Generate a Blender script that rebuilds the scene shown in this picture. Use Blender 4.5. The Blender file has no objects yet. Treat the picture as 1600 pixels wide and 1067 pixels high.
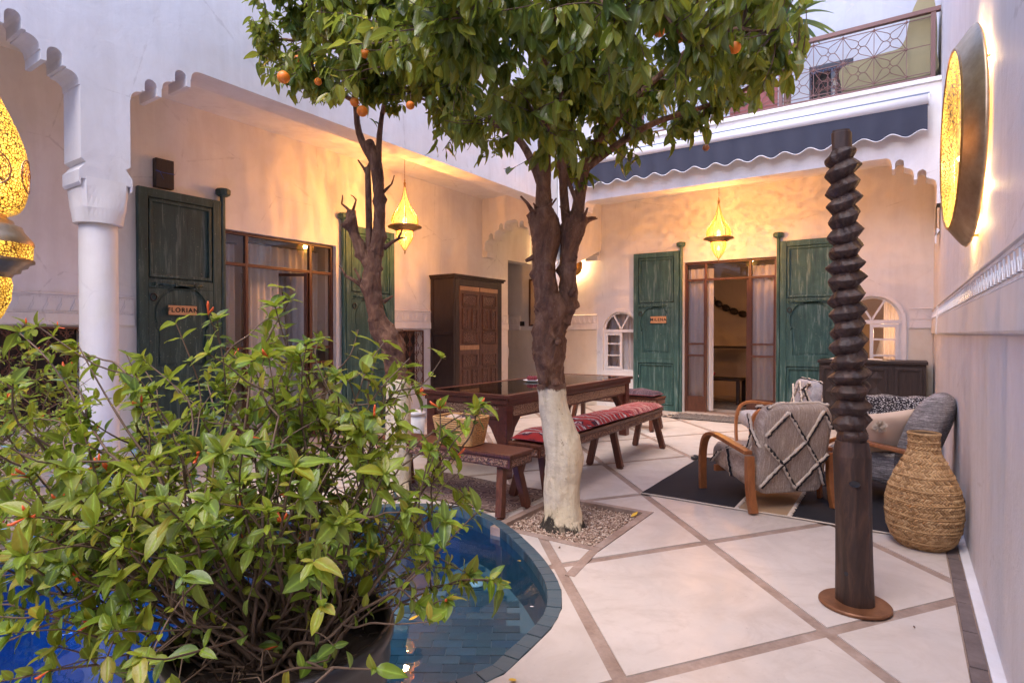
import bpy, bmesh, math, random
import numpy as np
from mathutils import Vector, Matrix, noise as mnoise
random.seed(7); rng = np.random.default_rng(7)
PI = math.pi
S = bpy.context.scene
COL = S.collection

# ------------------------------------------------------------------ camera, sky, exposure
cam_d = bpy.data.cameras.new('camera'); cam = bpy.data.objects.new('camera', cam_d); COL.objects.link(cam)
cam_d.lens = 20.36; cam_d.sensor_width = 36; cam_d.clip_start = .05; cam_d.clip_end = 400
cam.location = (0, 0, 1.3); cam.rotation_euler = (math.radians(89.25), 0, math.radians(34.07))
S.camera = cam
W = bpy.data.worlds.new('World'); S.world = W; W.use_nodes = True
nt = W.node_tree; nt.nodes.clear()
sky = nt.nodes.new('ShaderNodeTexSky'); sky.sky_type = 'NISHITA'; sky.sun_disc = False
sky.sun_elevation = math.radians(14); sky.sun_rotation = math.radians(200)
sky.air_density = 1.0; sky.dust_density = .8; sky.ozone_density = 2.5
bg = nt.nodes.new('ShaderNodeBackground'); bg.inputs['Strength'].default_value = .15
wo = nt.nodes.new('ShaderNodeOutputWorld')
tint = nt.nodes.new('ShaderNodeMix'); tint.data_type = 'RGBA'; tint.blend_type = 'MULTIPLY'; tint.inputs[0].default_value = 1; tint.inputs[7].default_value = (.86, .87, 1.11, 1)
nt.links.new(sky.outputs[0], tint.inputs[6]); nt.links.new(tint.outputs[2], bg.inputs[0]); nt.links.new(bg.outputs[0], wo.inputs[0])
sun_d = bpy.data.lights.new('sun', 'SUN'); sun_d.energy = 1.12; sun_d.angle = math.radians(42); sun_d.color = (1, .87, .79)
sun = bpy.data.objects.new('sun', sun_d); COL.objects.link(sun); sun.rotation_euler = (math.radians(27), 0, math.radians(14))
S.view_settings.view_transform = 'Standard'; S.view_settings.look = 'None'
S.view_settings.exposure = 2.5; S.view_settings.gamma = 1
S.render.engine = 'CYCLES'
S.cycles.max_bounces = 8; S.cycles.transparent_max_bounces = 12; S.cycles.sample_clamp_indirect = 4

# ------------------------------------------------------------------ mesh building helpers
class MB:
    def __init__(s): s.v = []; s.f = []; s.uv = None
    def add(s, vs, fs):
        n = len(s.v); s.v += [tuple(p) for p in vs]; s.f += [tuple(i+n for i in f) for f in fs]; return s
    def box(s, x0, x1, y0, y1, z0, z1):
        if x0 > x1: x0, x1 = x1, x0
        if y0 > y1: y0, y1 = y1, y0
        if z0 > z1: z0, z1 = z1, z0
        return s.add([(x0,y0,z0),(x1,y0,z0),(x1,y1,z0),(x0,y1,z0),(x0,y0,z1),(x1,y0,z1),(x1,y1,z1),(x0,y1,z1)],
                     [(0,3,2,1),(4,5,6,7),(0,1,5,4),(1,2,6,5),(2,3,7,6),(3,0,4,7)])
    def bar(s, a, b, w, h, up=(0,0,1)):
        a = Vector(a); b = Vector(b); d = (b-a).normalized(); u = Vector(up)
        if abs(d.dot(u)) > .98: u = Vector((1,0,0))
        r = d.cross(u).normalized(); u = r.cross(d)
        vs = []
        for p in (a, b):
            for i, j in ((-1,-1),(1,-1),(1,1),(-1,1)): vs.append(p + r*i*w/2 + u*j*h/2)
        return s.add(vs, [(0,1,2,3),(7,6,5,4),(0,4,5,1),(1,5,6,2),(2,6,7,3),(3,7,4,0)])
    def tube(s, pts, rad, seg=8, caps=True, jit=0, sq=None):
        pts = [Vector(p) for p in pts]; n = len(pts)
        if not hasattr(rad, '__len__'): rad = [rad]*n
        t0 = (pts[1]-pts[0]).normalized()
        u = Vector((0,0,1)) if abs(t0.z) < .9 else Vector((1,0,0))
        u = (u - t0*u.dot(t0)).normalized(); vs = []
        for i, p in enumerate(pts):
            t = (pts[min(i+1,n-1)]-pts[max(i-1,0)])
            t = t.normalized() if t.length > 1e-9 else t0
            u = (u - t*u.dot(t)); u = u.normalized() if u.length > 1e-6 else Vector((1,0,0))
            w = t.cross(u)
            for k in range(seg):
                a = 2*PI*k/seg; r = rad[i]*(1+jit*(random.random()-.5)*2)
                vs.append(p + (u*math.cos(a)+w*math.sin(a))*r)
        fs = []
        for i in range(n-1):
            for k in range(seg):
                k2 = (k+1) % seg; fs.append((i*seg+k, i*seg+k2, (i+1)*seg+k2, (i+1)*seg+k))
        if caps: fs += [tuple(range(seg-1,-1,-1)), tuple((n-1)*seg+k for k in range(seg))]
        return s.add(vs, fs)
    def lathe(s, prof, c=(0,0,0), seg=24, axis='z', capb=True, capt=True, a0=0, a1=2*PI):
        vs = []; cx, cy, cz = c
        for r, z in prof:
            for k in range(seg):
                a = a0+(a1-a0)*k/seg
                if axis == 'z': vs.append((cx+r*math.cos(a), cy+r*math.sin(a), cz+z))
                else: vs.append((cx+z, cy+r*math.cos(a), cz+r*math.sin(a)))
        fs = []
        for i in range(len(prof)-1):
            for k in range(seg):
                k2 = (k+1) % seg; fs.append((i*seg+k, i*seg+k2, (i+1)*seg+k2, (i+1)*seg+k))
        if capb and prof[0][0] > 1e-5: fs.append(tuple(range(seg-1,-1,-1)))
        if capt and prof[-1][0] > 1e-5: fs.append(tuple((len(prof)-1)*seg+k for k in range(seg)))
        return s.add(vs, fs)
    def grid(s, fn, nu, nv):
        vs = [fn(i/nu, j/nv) for j in range(nv+1) for i in range(nu+1)]
        fs = [(j*(nu+1)+i, j*(nu+1)+i+1, (j+1)*(nu+1)+i+1, (j+1)*(nu+1)+i) for j in range(nv) for i in range(nu)]
        return s.add(vs, fs)
    def plate(s, outer, holes, o, ux, uy, th):
        """flat polygon with holes, thickness th along ux x uy"""
        o = Vector(o); ux = Vector(ux); uy = Vector(uy); n = ux.cross(uy).normalized()
        bm = bmesh.new(); loops = []
        for lp in [outer]+list(holes):
            vv = [bm.verts.new(o+ux*a+uy*b) for a, b in lp]; loops.append(vv)
            for i in range(len(vv)): bm.edges.new((vv[i], vv[(i+1) % len(vv)]))
        bmesh.ops.triangle_fill(bm, use_beauty=True, use_dissolve=False, edges=bm.edges[:], normal=n)
        bm.verts.index_update(); N = len(bm.verts)
        base = [v.co.copy() for v in bm.verts]
        fs = []
        for f in bm.faces:
            idx = [v.index for v in f.verts]
            if f.normal.dot(n) < 0: idx.reverse()
            fs.append(tuple(i+N for i in idx)); fs.append(tuple(reversed(idx)))
        for lp in loops:
            ids = [v.index for v in lp]
            for i in range(len(ids)):
                a, b = ids[i], ids[(i+1) % len(ids)]; fs.append((a, b, b+N, a+N))
        bm.free()
        return s.add(base+[p+n*th for p in base], fs)

def tag(o, label=None, cat=None, group=None, kind=None):
    if label: o['label'] = label
    if cat: o['category'] = cat
    if group: o['group'] = group
    if kind: o['kind'] = kind
    return o
def mesh_of(name, mb, mat, smooth=False, bevel=0, fixn=True):
    me = bpy.data.meshes.new(name); me.from_pydata(mb.v, [], mb.f)
    if fixn or bevel:
        bm = bmesh.new(); bm.from_mesh(me)
        if fixn: bmesh.ops.recalc_face_normals(bm, faces=bm.faces[:])
        if bevel:
            es = [e for e in bm.edges if len(e.link_faces) == 2 and e.calc_face_angle(0) > .6]
            bmesh.ops.bevel(bm, geom=es, offset=bevel, segments=2, affect='EDGES', profile=.6, clamp_overlap=True)
        bm.to_mesh(me); bm.free()
    if smooth: me.polygons.foreach_set('use_smooth', [True]*len(me.polygons))
    me.materials.append(mat); me.update()
    return me
def obj(name, mb, mat, parent=None, smooth=False, bevel=0, fixn=True, world=False, loc=None, rot=None):
    if world and parent is not None:
        L = parent_loc(parent); mb = shifted(mb, L)
    me = mesh_of(name, mb, mat, smooth, bevel, fixn)
    o = bpy.data.objects.new(name, me); COL.objects.link(o)
    if parent is not None: o.parent = parent
    if loc: o.location = loc
    if rot: o.rotation_euler = rot
    return o
def parent_loc(p):
    L = Vector(p.location)
    while p.parent: p = p.parent; L += Vector(p.location)
    return L
def shifted(mb, L):
    r = MB(); r.v = [(a-L[0], b-L[1], c-L[2]) for a, b, c in mb.v]; r.f = mb.f; return r
def thing(name, label, cat, loc=(0,0,0), rz=0, group=None):
    o = bpy.data.objects.new(name, None); COL.objects.link(o); o.location = loc; o.rotation_euler = (0,0,rz)
    o.empty_display_size = .1
    return tag(o, label, cat, group)
def struct(name, mb, mat, **k): o = obj(name, mb, mat, **k); o['kind'] = 'structure'; return o
def inst(name, me, parent, M=None, loc=None):
    o = bpy.data.objects.new(name, me); COL.objects.link(o)
    if parent is not None: o.parent = parent
    if M is not None: o.matrix_local = M
    if loc is not None: o.location = loc
    return o
def copy_tree(o, parent=None):
    c = o.copy(); COL.objects.link(c)
    if parent is not None: c.parent = parent
    for ch in list(o.children): copy_tree(ch, c)
    return c

# ------------------------------------------------------------------ material helpers
class N:
    def __init__(s, name):
        s.m = bpy.data.materials.new(name); s.m.use_nodes = True; s.t = s.m.node_tree; s.t.nodes.clear()
        s.out = s.t.nodes.new('ShaderNodeOutputMaterial')
    def n(s, typ, **kw):
        nd = s.t.nodes.new('ShaderNode'+typ)
        for k, v in kw.items():
            if k.startswith('_'): setattr(nd, k[1:], v)
            else:
                key = k.replace('__', ' ')
                sock = nd.inputs[int(key[1:])] if key[0] == 'i' and key[1:].isdigit() else nd.inputs[key]
                if hasattr(v, 'is_linked') or isinstance(v, bpy.types.NodeSocket): s.t.links.new(v, sock)
                else: sock.default_value = v
        return nd
    def co(s, kind='Object', scale=(1,1,1), rot=(0,0,0)):
        tc = s.n('TexCoord'); mp = s.n('Mapping', _vector_type='POINT', Vector=tc.outputs[kind], Scale=scale, Rotation=rot)
        return mp.outputs[0]
    def noise(s, co, sc, det=4, rough=.55, dist=0):
        nd = s.n('TexNoise', Vector=co, Scale=sc, Detail=det, Roughness=rough, Distortion=dist); return nd.outputs['Fac']
    def ramp(s, fac, stops, interp='LINEAR'):
        nd = s.n('ValToRGB', Fac=fac); cr = nd.color_ramp; cr.interpolation = interp
        while len(cr.elements) < len(stops): cr.elements.new(.5)
        for e, (p, c) in zip(cr.elements, stops):
            e.position = p; e.color = tuple(c)+(1,) if len(c) == 3 else c
        return nd.outputs[0]
    def mix(s, fac, a, b, mode='MIX'):
        nd = s.n('Mix', _data_type='RGBA', _blend_type=mode)
        for sock, v in ((nd.inputs[0], fac), (nd.inputs[6], a), (nd.inputs[7], b)):
            if isinstance(v, bpy.types.NodeSocket): s.t.links.new(v, sock)
            else: sock.default_value = (tuple(v)+(1,) if hasattr(v, '__len__') and len(v) == 3 else v)
        return nd.outputs[2]
    def math(s, op, a, b=0.0, c=0.0):
        nd = s.n('Math', _operation=op)
        for i, v in enumerate((a, b, c)):
            if isinstance(v, bpy.types.NodeSocket): s.t.links.new(v, nd.inputs[i])
            else: nd.inputs[i].default_value = v
        return nd.outputs[0]
    def bump(s, h, strength=.3, dist=.01, normal=None):
        nd = s.n('Bump', Height=h, Strength=strength, Distance=dist)
        if normal is not None: s.t.links.new(normal, nd.inputs['Normal'])
        return nd.outputs[0]
    def bsdf(s, col, rough=.6, normal=None, **kw):
        nd = s.t.nodes.new('ShaderNodeBsdfPrincipled')
        def setv(k, v):
            if isinstance(v, bpy.types.NodeSocket): s.t.links.new(v, nd.inputs[k])
            else: nd.inputs[k].default_value = (tuple(v)+(1,) if hasattr(v, '__len__') and len(v) == 3 and k != 'Normal' else v)
        setv('Base Color', col); setv('Roughness', rough)
        if normal is not None: setv('Normal', normal)
        for k, v in kw.items(): setv(k.replace('__', ' '), v)
        return nd.outputs[0]
    def done(s, sh): s.t.links.new(sh, s.out.inputs[0]); return s.m
M = {}
def plaster(name, c1, c2, bs=.25, rough=.75, sc=1.2):
    a = N(name); co = a.co()
    big = a.noise(co, sc, 5); fine = a.noise(co, 45, 6, .7); med = a.noise(co, 7, 5, .6, .6)
    col = a.ramp(big, [(.3, c1), (.7, c2)])
    dirt = a.ramp(med, [(.35, (.9,.88,.86)), (.55, (1,1,1))]); col = a.mix(.35, col, dirt, 'MULTIPLY')
    st = a.noise(a.co('Object', (1.6,1.6,.25)), 2.6, 6, .65, .4); col = a.mix(.5, col, a.ramp(st, [(.36, (.86,.84,.82)), (.56, (1,1,1))]), 'MULTIPLY')
    ck = a.n('TexVoronoi', Vector=a.n('Mapping', Vector=a.co(), Scale=(1,1,1)).outputs[0], Scale=1.1, _feature='DISTANCE_TO_EDGE').outputs[0]
    wob = a.math('ADD', ck, a.math('MULTIPLY', a.math('SUBTRACT', a.noise(co, 12, 4), .5), .05)); ckl = a.math('MULTIPLY', a.ramp(wob, [(.0, (1,1,1)), (.006, (0,0,0))]), a.ramp(big, [(.48, (0,0,0)), (.56, (1,1,1))])); col = a.mix(a.math('MULTIPLY', ckl, .28), col, (.38,.34,.31))
    h = a.math('ADD', a.math('MULTIPLY', med, 1.0), a.math('MULTIPLY', fine, .35))
    M[name] = a.done(a.bsdf(col, rough, a.bump(h, bs, .012))); return M[name]
plaster('white_plaster', (.72,.70,.69), (.79,.77,.76), .35)
plaster('gallery_plaster', (.75,.71,.67), (.81,.78,.74), .18)
plaster('moulding_plaster', (.74,.71,.68), (.80,.77,.74), .1, .6)
plaster('cream_tadelakt', (.68,.62,.50), (.75,.69,.58), .1, .4)
plaster('ceiling_plaster', (.78,.76,.73), (.82,.80,.78), .1)
plaster('room_plaster', (.52,.42,.32), (.58,.48,.37), .2)
plaster('lilac_wall', (.70,.69,.71), (.76,.75,.77), .55, .6, 2.0)
# polished concrete slab
a = N('slab'); co = a.co('Object'); oi = a.n('ObjectInfo').outputs['Random']
n1 = a.noise(co, 1.6, 6, .6, .8); n2 = a.noise(co, 9, 6, .65); n3 = a.noise(co, 120, 3)
col = a.ramp(n1, [(.3, (.43,.365,.31)), (.48, (.535,.465,.405)), (.72, (.60,.525,.465))])
col = a.mix(a.ramp(n2, [(.42, (.0,)*3), (.75, (.35,)*3)]), col, (.50,.42,.36))
v_ = a.ramp(a.noise(co, 3.2, 7, .7, 1.4), [(.48, (0,0,0)), (.66, (.6,.6,.6))]); col = a.mix(v_, col, (.42,.34,.28)); sp = a.ramp(a.noise(co, 42, 2, .5), [(.70, (0,0,0)), (.75, (.45,.45,.45))]); col = a.mix(sp, col, (.33,.26,.21))
col = a.mix(a.math('MULTIPLY', oi, .22), col, (.62,.56,.52))
M['slab'] = a.done(a.bsdf(col, a.ramp(n2, [(.3, (.38,)*3), (.7, (.58,)*3)]), a.bump(a.math('ADD', n2, a.math('MULTIPLY', n3, .3)), .12, .004)))
a = N('joint_stone'); co = a.co(); n1 = a.noise(co, 5, 5, .7); n2 = a.noise(co, 60, 4)
col = a.ramp(n1, [(.3, (.24,.16,.12)), (.55, (.36,.26,.205)), (.75, (.46,.35,.29))]); col = a.mix(.3, col, a.ramp(n2, [(.3,(.5,)*3),(.7,(1,1,1))]), 'MULTIPLY')
M['joint_stone'] = a.done(a.bsdf(col, .6, a.bump(n2, .3, .004)))
a = N('dark_joint'); co = a.co(); n1 = a.noise(co, 9, 5, .7)
M['dark_joint'] = a.done(a.bsdf(a.ramp(n1, [(.3, (.10,.075,.07)), (.7, (.18,.14,.13))]), .7, a.bump(n1, .3, .01)))
def wood(name, cs, scale=(1.5,14,14), rough=.45, bs=.3, vor=0, axis=None):
    a = N(name); co = a.co('Object', scale); n1 = a.noise(co, 2.2, 6, .65, 1.2); n2 = a.noise(co, 9, 4, .6)
    oi = a.n('ObjectInfo').outputs['Random']
    k = a.math('ADD', a.math('MULTIPLY', n1, .8), a.math('MULTIPLY', n2, .2))
    col = a.ramp(k, [(.3, cs[0]), (.5, cs[1]), (.72, cs[2])])
    col = a.mix(a.math('MULTIPLY', oi, .3), col, tuple(c*.6 for c in cs[1]))
    M[name] = a.done(a.bsdf(col, rough, a.bump(k, bs, .004))); return M[name]
wood('red_wood', [(.045,.014,.008), (.12,.038,.020), (.20,.07,.035)], (14,14,2.0), .38)
wood('table_wood', [(.05,.014,.010), (.11,.030,.020), (.17,.05,.032)], (10,1.5,10), .3)
wood('dark_wood', [(.012,.009,.008), (.032,.020,.017), (.06,.037,.028)], (12,12,1.5), .5)
wood('wardrobe_wood', [(.045,.02,.014), (.10,.045,.028), (.18,.09,.055)], (12,12,2), .5)
wood('wardrobe_dark', [(.012,.007,.006), (.03,.017,.013), (.05,.03,.022)], (12,12,1.5), .55)
wood('arm_wood', [(.17,.055,.018), (.30,.105,.035), (.40,.16,.06)], (6,6,3), .28, .12)
wood('post_wood', [(.018,.009,.006), (.042,.020,.013), (.11,.052,.030)], (9,9,1.6), .55, .9)
wood('light_wood', [(.25,.12,.05), (.36,.19,.09), (.45,.26,.13)], (10,10,2), .4)
wood('door_frame_red', [(.06,.022,.012), (.11,.042,.024), (.15,.06,.035)], (10,10,2), .4, .15)
# weathered green paint
def green(name, dark, mid, pale, wear):
    a = N(name); tc = a.co('Object', (16,16,1.3)); n1 = a.noise(tc, 1.4, 7, .7, .6); co = a.co(); n2 = a.noise(co, 3, 5, .6); n3 = a.noise(co, 55, 3)
    col = a.ramp(a.math('ADD', a.math('MULTIPLY', n1, .6), a.math('MULTIPLY', n2, .4)), [(.34, dark), (.50, mid), (.66, pale)])
    col = a.mix(a.math('MULTIPLY', a.ramp(n1, [(.54, (0,0,0)), (.66, (1,1,1))]), .55), col, wear)
    col = a.mix(a.math('MULTIPLY', a.ramp(n3, [(.66, (0,0,0)), (.72, (1,1,1))]), .3), col, (.45,.5,.42))
    M[name] = a.done(a.bsdf(col, .5, a.bump(a.math('ADD', n1, a.math('MULTIPLY', n3, .3)), .5, .006)))
green('green_paint', (.014,.052,.047), (.030,.092,.080), (.065,.15,.128), (.23,.31,.28))
green('dark_green_paint', (.010,.028,.026), (.020,.052,.046), (.040,.085,.074), (.15,.19,.17))
# metals
a = N('brass'); n1 = a.noise(a.co(), 30, 5)
M['brass'] = a.done(a.bsdf(a.ramp(n1, [(.3, (.30,.15,.045)), (.7, (.52,.31,.11))]), .30, a.bump(n1, .15, .003), Metallic=.65))
a = N('aged_brass'); n1 = a.noise(a.co(), 9, 6, .7)
M['aged_brass'] = a.done(a.bsdf(a.ramp(n1, [(.3, (.36,.24,.13)), (.7, (.56,.42,.27))]), .38, a.bump(n1, .2, .004), Metallic=.8))
a = N('rust_steel'); n1 = a.noise(a.co(), 14, 6, .7)
M['rust_steel'] = a.done(a.bsdf(a.ramp(n1, [(.3, (.13,.05,.022)), (.7, (.27,.12,.055))]), .5, a.bump(n1, .3, .003), Metallic=.4))
def plain(name, c, r=.5, **k): a = N(name); n1 = a.noise(a.co(), 12, 4); M[name] = a.done(a.bsdf(a.mix(a.math('MULTIPLY', n1, .35), c, tuple(x*.6 for x in c)), r, a.bump(n1, .08, .003), **k)); return M[name]
plain('iron_black', (.03,.022,.02), .5); plain('iron_red', (.12,.05,.045), .5); plain('iron_brown', (.14,.055,.03), .5)
plain('white_paint', (.78,.76,.74), .35); plain('white_metal', (.75,.75,.77), .3); plain('coping_shade_blue', (.14,.18,.26), .6)
plain('awning_cloth', (.032,.037,.062), .8); plain('piping_white', (.7,.7,.72), .7); plain('black_plastic', (.02,.02,.025), .3)
plain('pot_glaze', (.022,.018,.018), .33); plain('soil', (.035,.022,.015), .95); plain('olive_cloth', (.24,.22,.13), .9)
plain('cream_cloth', (.66,.49,.37), .9); plain('white_cloth', (.75,.72,.7), .9); plain('terracotta_panel', (.22,.055,.05), .6)
plain('picture_fill', (.55,.42,.28), .6); plain('orange_peel', (.85,.22,.015), .45); plain('maroon_cloth', (.16,.02,.03), .9)
plain('dark_cloth', (.05,.035,.045), .9); plain('bulb_lampshade', (.75,.7,.62), .8); plain('flower_red', (.80,.13,.03), .5)
plain('petal_yellow', (.75,.45,.03), .5); plain('whitewash_stain', (.1,.08,.06), .9); plain('black_yarn', (.02,.018,.02), .95)
plain('cream_yarn', (.62,.52,.42), .95); plain('drain_white', (.7,.72,.74), .4); plain('blue_string', (.03,.08,.4), .6)
plain('sign_letter', (.015,.012,.01), .6); plain('curl_bronze', (.35,.15,.07), .4)
# sign copper-wood plate
wood('sign_plate', [(.50,.24,.10), (.62,.32,.15), (.70,.40,.2)], (3,3,12), .45, .1)
# glass
def glass(name, tint=(1,1,1), ior=1.5, rough=0):
    a = N(name); fr = a.n('Fresnel', IOR=ior).outputs[0]; tr = a.n('BsdfTransparent', Color=tuple(tint)+(1,)).outputs[0]
    gl = a.n('BsdfGlossy', Roughness=rough).outputs[0]; mx = a.n('MixShader', i0=fr, i1=tr, i2=gl).outputs[0]
    M[name] = a.done(mx)
glass('pane_glass', (.97,.97,.98), 1.55)
glass('table_glass', (.75,.78,.76), 1.6, .02)
# water
a = N('water'); n1 = a.noise(a.co('Object'), 5, 3, .5); bmp = a.bump(n1, .05, .02)
fr = a.n('Fresnel', IOR=1.36, Normal=bmp).outputs[0]
tr = a.n('BsdfTransparent', Color=(.50,.72,.80,1)).outputs[0]; gl = a.n('BsdfGlossy', Roughness=.01, Normal=bmp).outputs[0]
M['water'] = a.done(a.n('MixShader', i0=a.math('MULTIPLY', fr, 1.5), i1=tr, i2=gl).outputs[0])
a = N('slate_tile'); oi = a.n('ObjectInfo').outputs['Random']; isl = a.n('NewGeometry').outputs['Random Per Island']
r = a.math('FRACT', a.math('ADD', oi, isl)); n1 = a.noise(a.co(), 18, 5, .65)
col = a.ramp(r, [(0, (.04,.10,.135)), (.35, (.07,.14,.165)), (.7, (.05,.13,.19)), (1, (.12,.18,.20))])
col = a.mix(.5, col, a.ramp(n1, [(.3, (.4,.4,.4)), (.7, (1,1,1))]), 'MULTIPLY')
M['slate_tile'] = a.done(a.bsdf(col, .35, a.bump(n1, .4, .004)))
plaster('pale_blue_wall', (.25,.28,.34), (.29,.32,.38), .2)
a = N('coping_slate'); n1 = a.noise(a.co(), 16, 5, .65); oi = a.n('ObjectInfo').outputs['Random']
M['coping_slate'] = a.done(a.bsdf(a.mix(a.math('MULTIPLY', n1, .6), a.ramp(oi, [(0, (.035,.075,.10)), (.5, (.055,.095,.115)), (1, (.03,.06,.085))]), (.10,.12,.13)), .5, a.bump(n1, .5, .004)))
plain('pool_grout', (.20,.24,.26), .8); plain('pool_blue', (.02,.08,.30), .5)
# leaves
def leaf_mat(name, cols, trans=.35, spec=.35, yel=(.30,.30,.04)):
    a = N(name); oi = a.n('ObjectInfo').outputs['Random']; isl = a.n('NewGeometry').outputs['Random Per Island']; pos = a.n('NewGeometry').outputs['Position']
    r = a.math('FRACT', a.math('ADD', oi, isl)); st = [(i/(len(cols)-1), c) for i, c in enumerate(cols)]
    col = a.ramp(r, st); clump = a.noise(pos, 2.6, 3); col = a.mix(a.ramp(clump, [(.48, (0,0,0)), (.70, (.55,.55,.55))]), col, yel)
    nz = a.noise(pos, 130, 3, .6); col = a.mix(a.math('MULTIPLY', nz, .35), col, tuple(x*.55 for x in cols[0]))
    dust = a.ramp(a.noise(pos, 38, 4, .7), [(.56, (0,0,0)), (.75, (.35,.35,.35))]); col = a.mix(dust, col, (.30,.29,.20))
    mid = a.math('POWER', a.n('Attribute', _attribute_name='mid').outputs['Fac'], 7.0); col = a.mix(a.math('MULTIPLY', mid, .55), col, tuple(min(1, x*2.6+.05) for x in cols[1]))
    bp = a.bump(a.math('ADD', nz, mid), .35, .003)
    p = a.bsdf(col, spec, bp); t = a.n('BsdfTranslucent', Color=a.mix(.5, col, (.42,.48,.04))).outputs[0]
    M[name] = a.done(a.n('MixShader', i0=trans, i1=p, i2=t).outputs[0])
leaf_mat('orange_leaf', [(.06,.10,.022), (.10,.165,.028), (.17,.23,.03), (.09,.16,.06), (.22,.25,.035), (.36,.33,.04), (.08,.13,.03)], .42, .24, (.32,.27,.035))
leaf_mat('shrub_leaf', [(.11,.20,.022), (.18,.29,.025), (.32,.39,.03), (.10,.21,.07), (.46,.44,.04), (.22,.32,.03), (.06,.12,.03), (.14,.23,.05), (.55,.40,.05)], .42, .36, (.42,.40,.035))
leaf_mat('palm_leaf', [(.02,.07,.04), (.04,.11,.06)], .2, .4)
# bark
a = N('bark'); co = a.co('Object', (1,1,.35)); n1 = a.noise(co, 14, 7, .7, .5); n2 = a.noise(co, 60, 4); vo = a.n('TexVoronoi', Vector=co, Scale=22.0, _feature='DISTANCE_TO_EDGE').outputs[0]
col = a.ramp(n1, [(.28, (.05,.020,.010)), (.5, (.18,.080,.040)), (.72, (.34,.185,.105))])
kn = a.n('TexVoronoi', Vector=a.co(), Scale=9.0, Randomness=1.0).outputs[0]
spk = a.ramp(a.noise(a.co('Object', (1,1,.6)), 75, 3), [(.62, (0,0,0)), (.72, (.28,.28,.28))]); col = a.mix(spk, col, (.42,.32,.24))
h = a.math('ADD', a.math('MULTIPLY', n1, 1.2), a.math('ADD', a.math('MULTIPLY', n2, .35), a.math('MULTIPLY', a.math('SUBTRACT', .5, kn), 1.2)))
M['bark'] = a.done(a.bsdf(col, .75, a.bump(h, 1.0, .035)))
plain('twig_bark', (.13,.075,.05), .8); plain('shrub_stem', (.15,.095,.062), .75)
a = N('limewash'); co = a.co(); n1 = a.noise(a.co('Object', (1,1,.4)), 8, 6, .7); n2 = a.noise(co, 35, 5)
sx = a.n('SeparateXYZ', Vector=a.n('TexCoord').outputs['Object']).outputs
col = a.ramp(n1, [(.28, (.40,.31,.18)), (.42, (.68,.56,.37)), (.7, (.78,.68,.48))])
low = a.math('SUBTRACT', .10, a.math('ADD', sx[2], a.math('MULTIPLY', a.math('SUBTRACT', n1, .5), .55)))
col = a.mix(a.ramp(a.math('MULTIPLY', low, 25.0), [(0, (0,0,0)), (1, (1,1,1))]), col, (.035,.026,.018))
fl = a.ramp(a.noise(a.co('Object', (1,1,.7)), 26, 5, .7), [(.64, (0,0,0)), (.67, (.85,.85,.85))]); col = a.mix(fl, col, (.26,.17,.10))
top = a.math('SUBTRACT', a.math('ADD', sx[2], a.math('MULTIPLY', a.math('SUBTRACT', a.noise(co, 22, 4), .5), .10)), .955); col = a.mix(a.ramp(a.math('MULTIPLY', top, 60.0), [(0, (0,0,0)), (1, (1,1,1))]), col, (.14,.07,.04))
dr_ = a.ramp(a.noise(a.co('Object', (1,1,.12)), 20, 4), [(.52, (0,0,0)), (.70, (.55,.55,.55))]); col = a.mix(dr_, col, (.40,.31,.20))
M['limewash'] = a.done(a.bsdf(col, .85, a.bump(a.math('ADD', n1, a.math('MULTIPLY', n2, .5)), .8, .02)))
a = N('gravel'); isl = a.n('NewGeometry').outputs['Random Per Island']
M['gravel'] = a.done(a.bsdf(a.ramp(isl, [(0, (.18,.10,.065)), (.4, (.42,.28,.20)), (.8, (.60,.45,.34)), (1, (.72,.60,.48))]), .8))
# textiles
def stripes(name, cs, axis=0, freq=14.0, fine=160.0, nb=.6):
    a = N(name); tc = a.n('TexCoord').outputs['Object']; co = a.co('Object', (1,1,1)); n0 = a.noise(co, 9, 4)
    sx = a.n('SeparateXYZ', Vector=tc).outputs[axis]
    sc = [3, 3, 3]; sc[axis] = freq*4
    n1 = a.noise(a.co('Object', tuple(sc)), 1.6, 5, .75)
    col = a.ramp(n1, [(i/(len(cs)-1)*.55+.22, c) for i, c in enumerate(cs)])
    w = a.noise(a.co('Object', (fine,fine,fine*.5)), 1.0, 3, .8)
    col = a.mix(nb, col, a.ramp(w, [(.3, (.35,.33,.32)), (.65, (1,1,1))]), 'MULTIPLY')
    M[name] = a.done(a.bsdf(col, .95, a.bump(a.math('ADD', w, n1), .7, .008)))
stripes('grey_weave', [(.24,.18,.14), (.66,.54,.44), (.38,.29,.23), (.74,.63,.52), (.22,.16,.12)], 0, 22)
stripes('pale_weave', [(.36,.33,.34), (.58,.54,.55), (.30,.28,.30), (.62,.58,.60)], 0, 16)
stripes('dark_shag', [(.10,.085,.085), (.58,.53,.53), (.09,.08,.08), (.50,.46,.46), (.12,.10,.10)], 2, 24, 90)
stripes('mat_shag', [(.05,.045,.04), (.33,.29,.26), (.06,.05,.045), (.36,.33,.30)], 0, 30, 50, .8)
stripes('kilim_red', [(.30,.02,.02), (.36,.03,.02), (.10,.02,.04), (.40,.03,.03), (.60,.42,.35), (.30,.02,.03), (.42,.05,.03)], 0, 9, 120, .4)
stripes('kilim_dark', [(.06,.02,.03), (.16,.10,.12), (.04,.02,.03), (.12,.03,.04)], 0, 14, 120)
a = N('kilim_pattern'); co = a.co('Object'); wv = a.n('TexWave', Vector=co, Scale=1.7, Distortion=4.0, Detail=4.0, _wave_type='BANDS', _bands_direction='X'); wv.inputs['Detail Scale'].default_value = 3
n2 = a.noise(a.co('Object', (200,200,100)), 1, 3)
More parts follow.
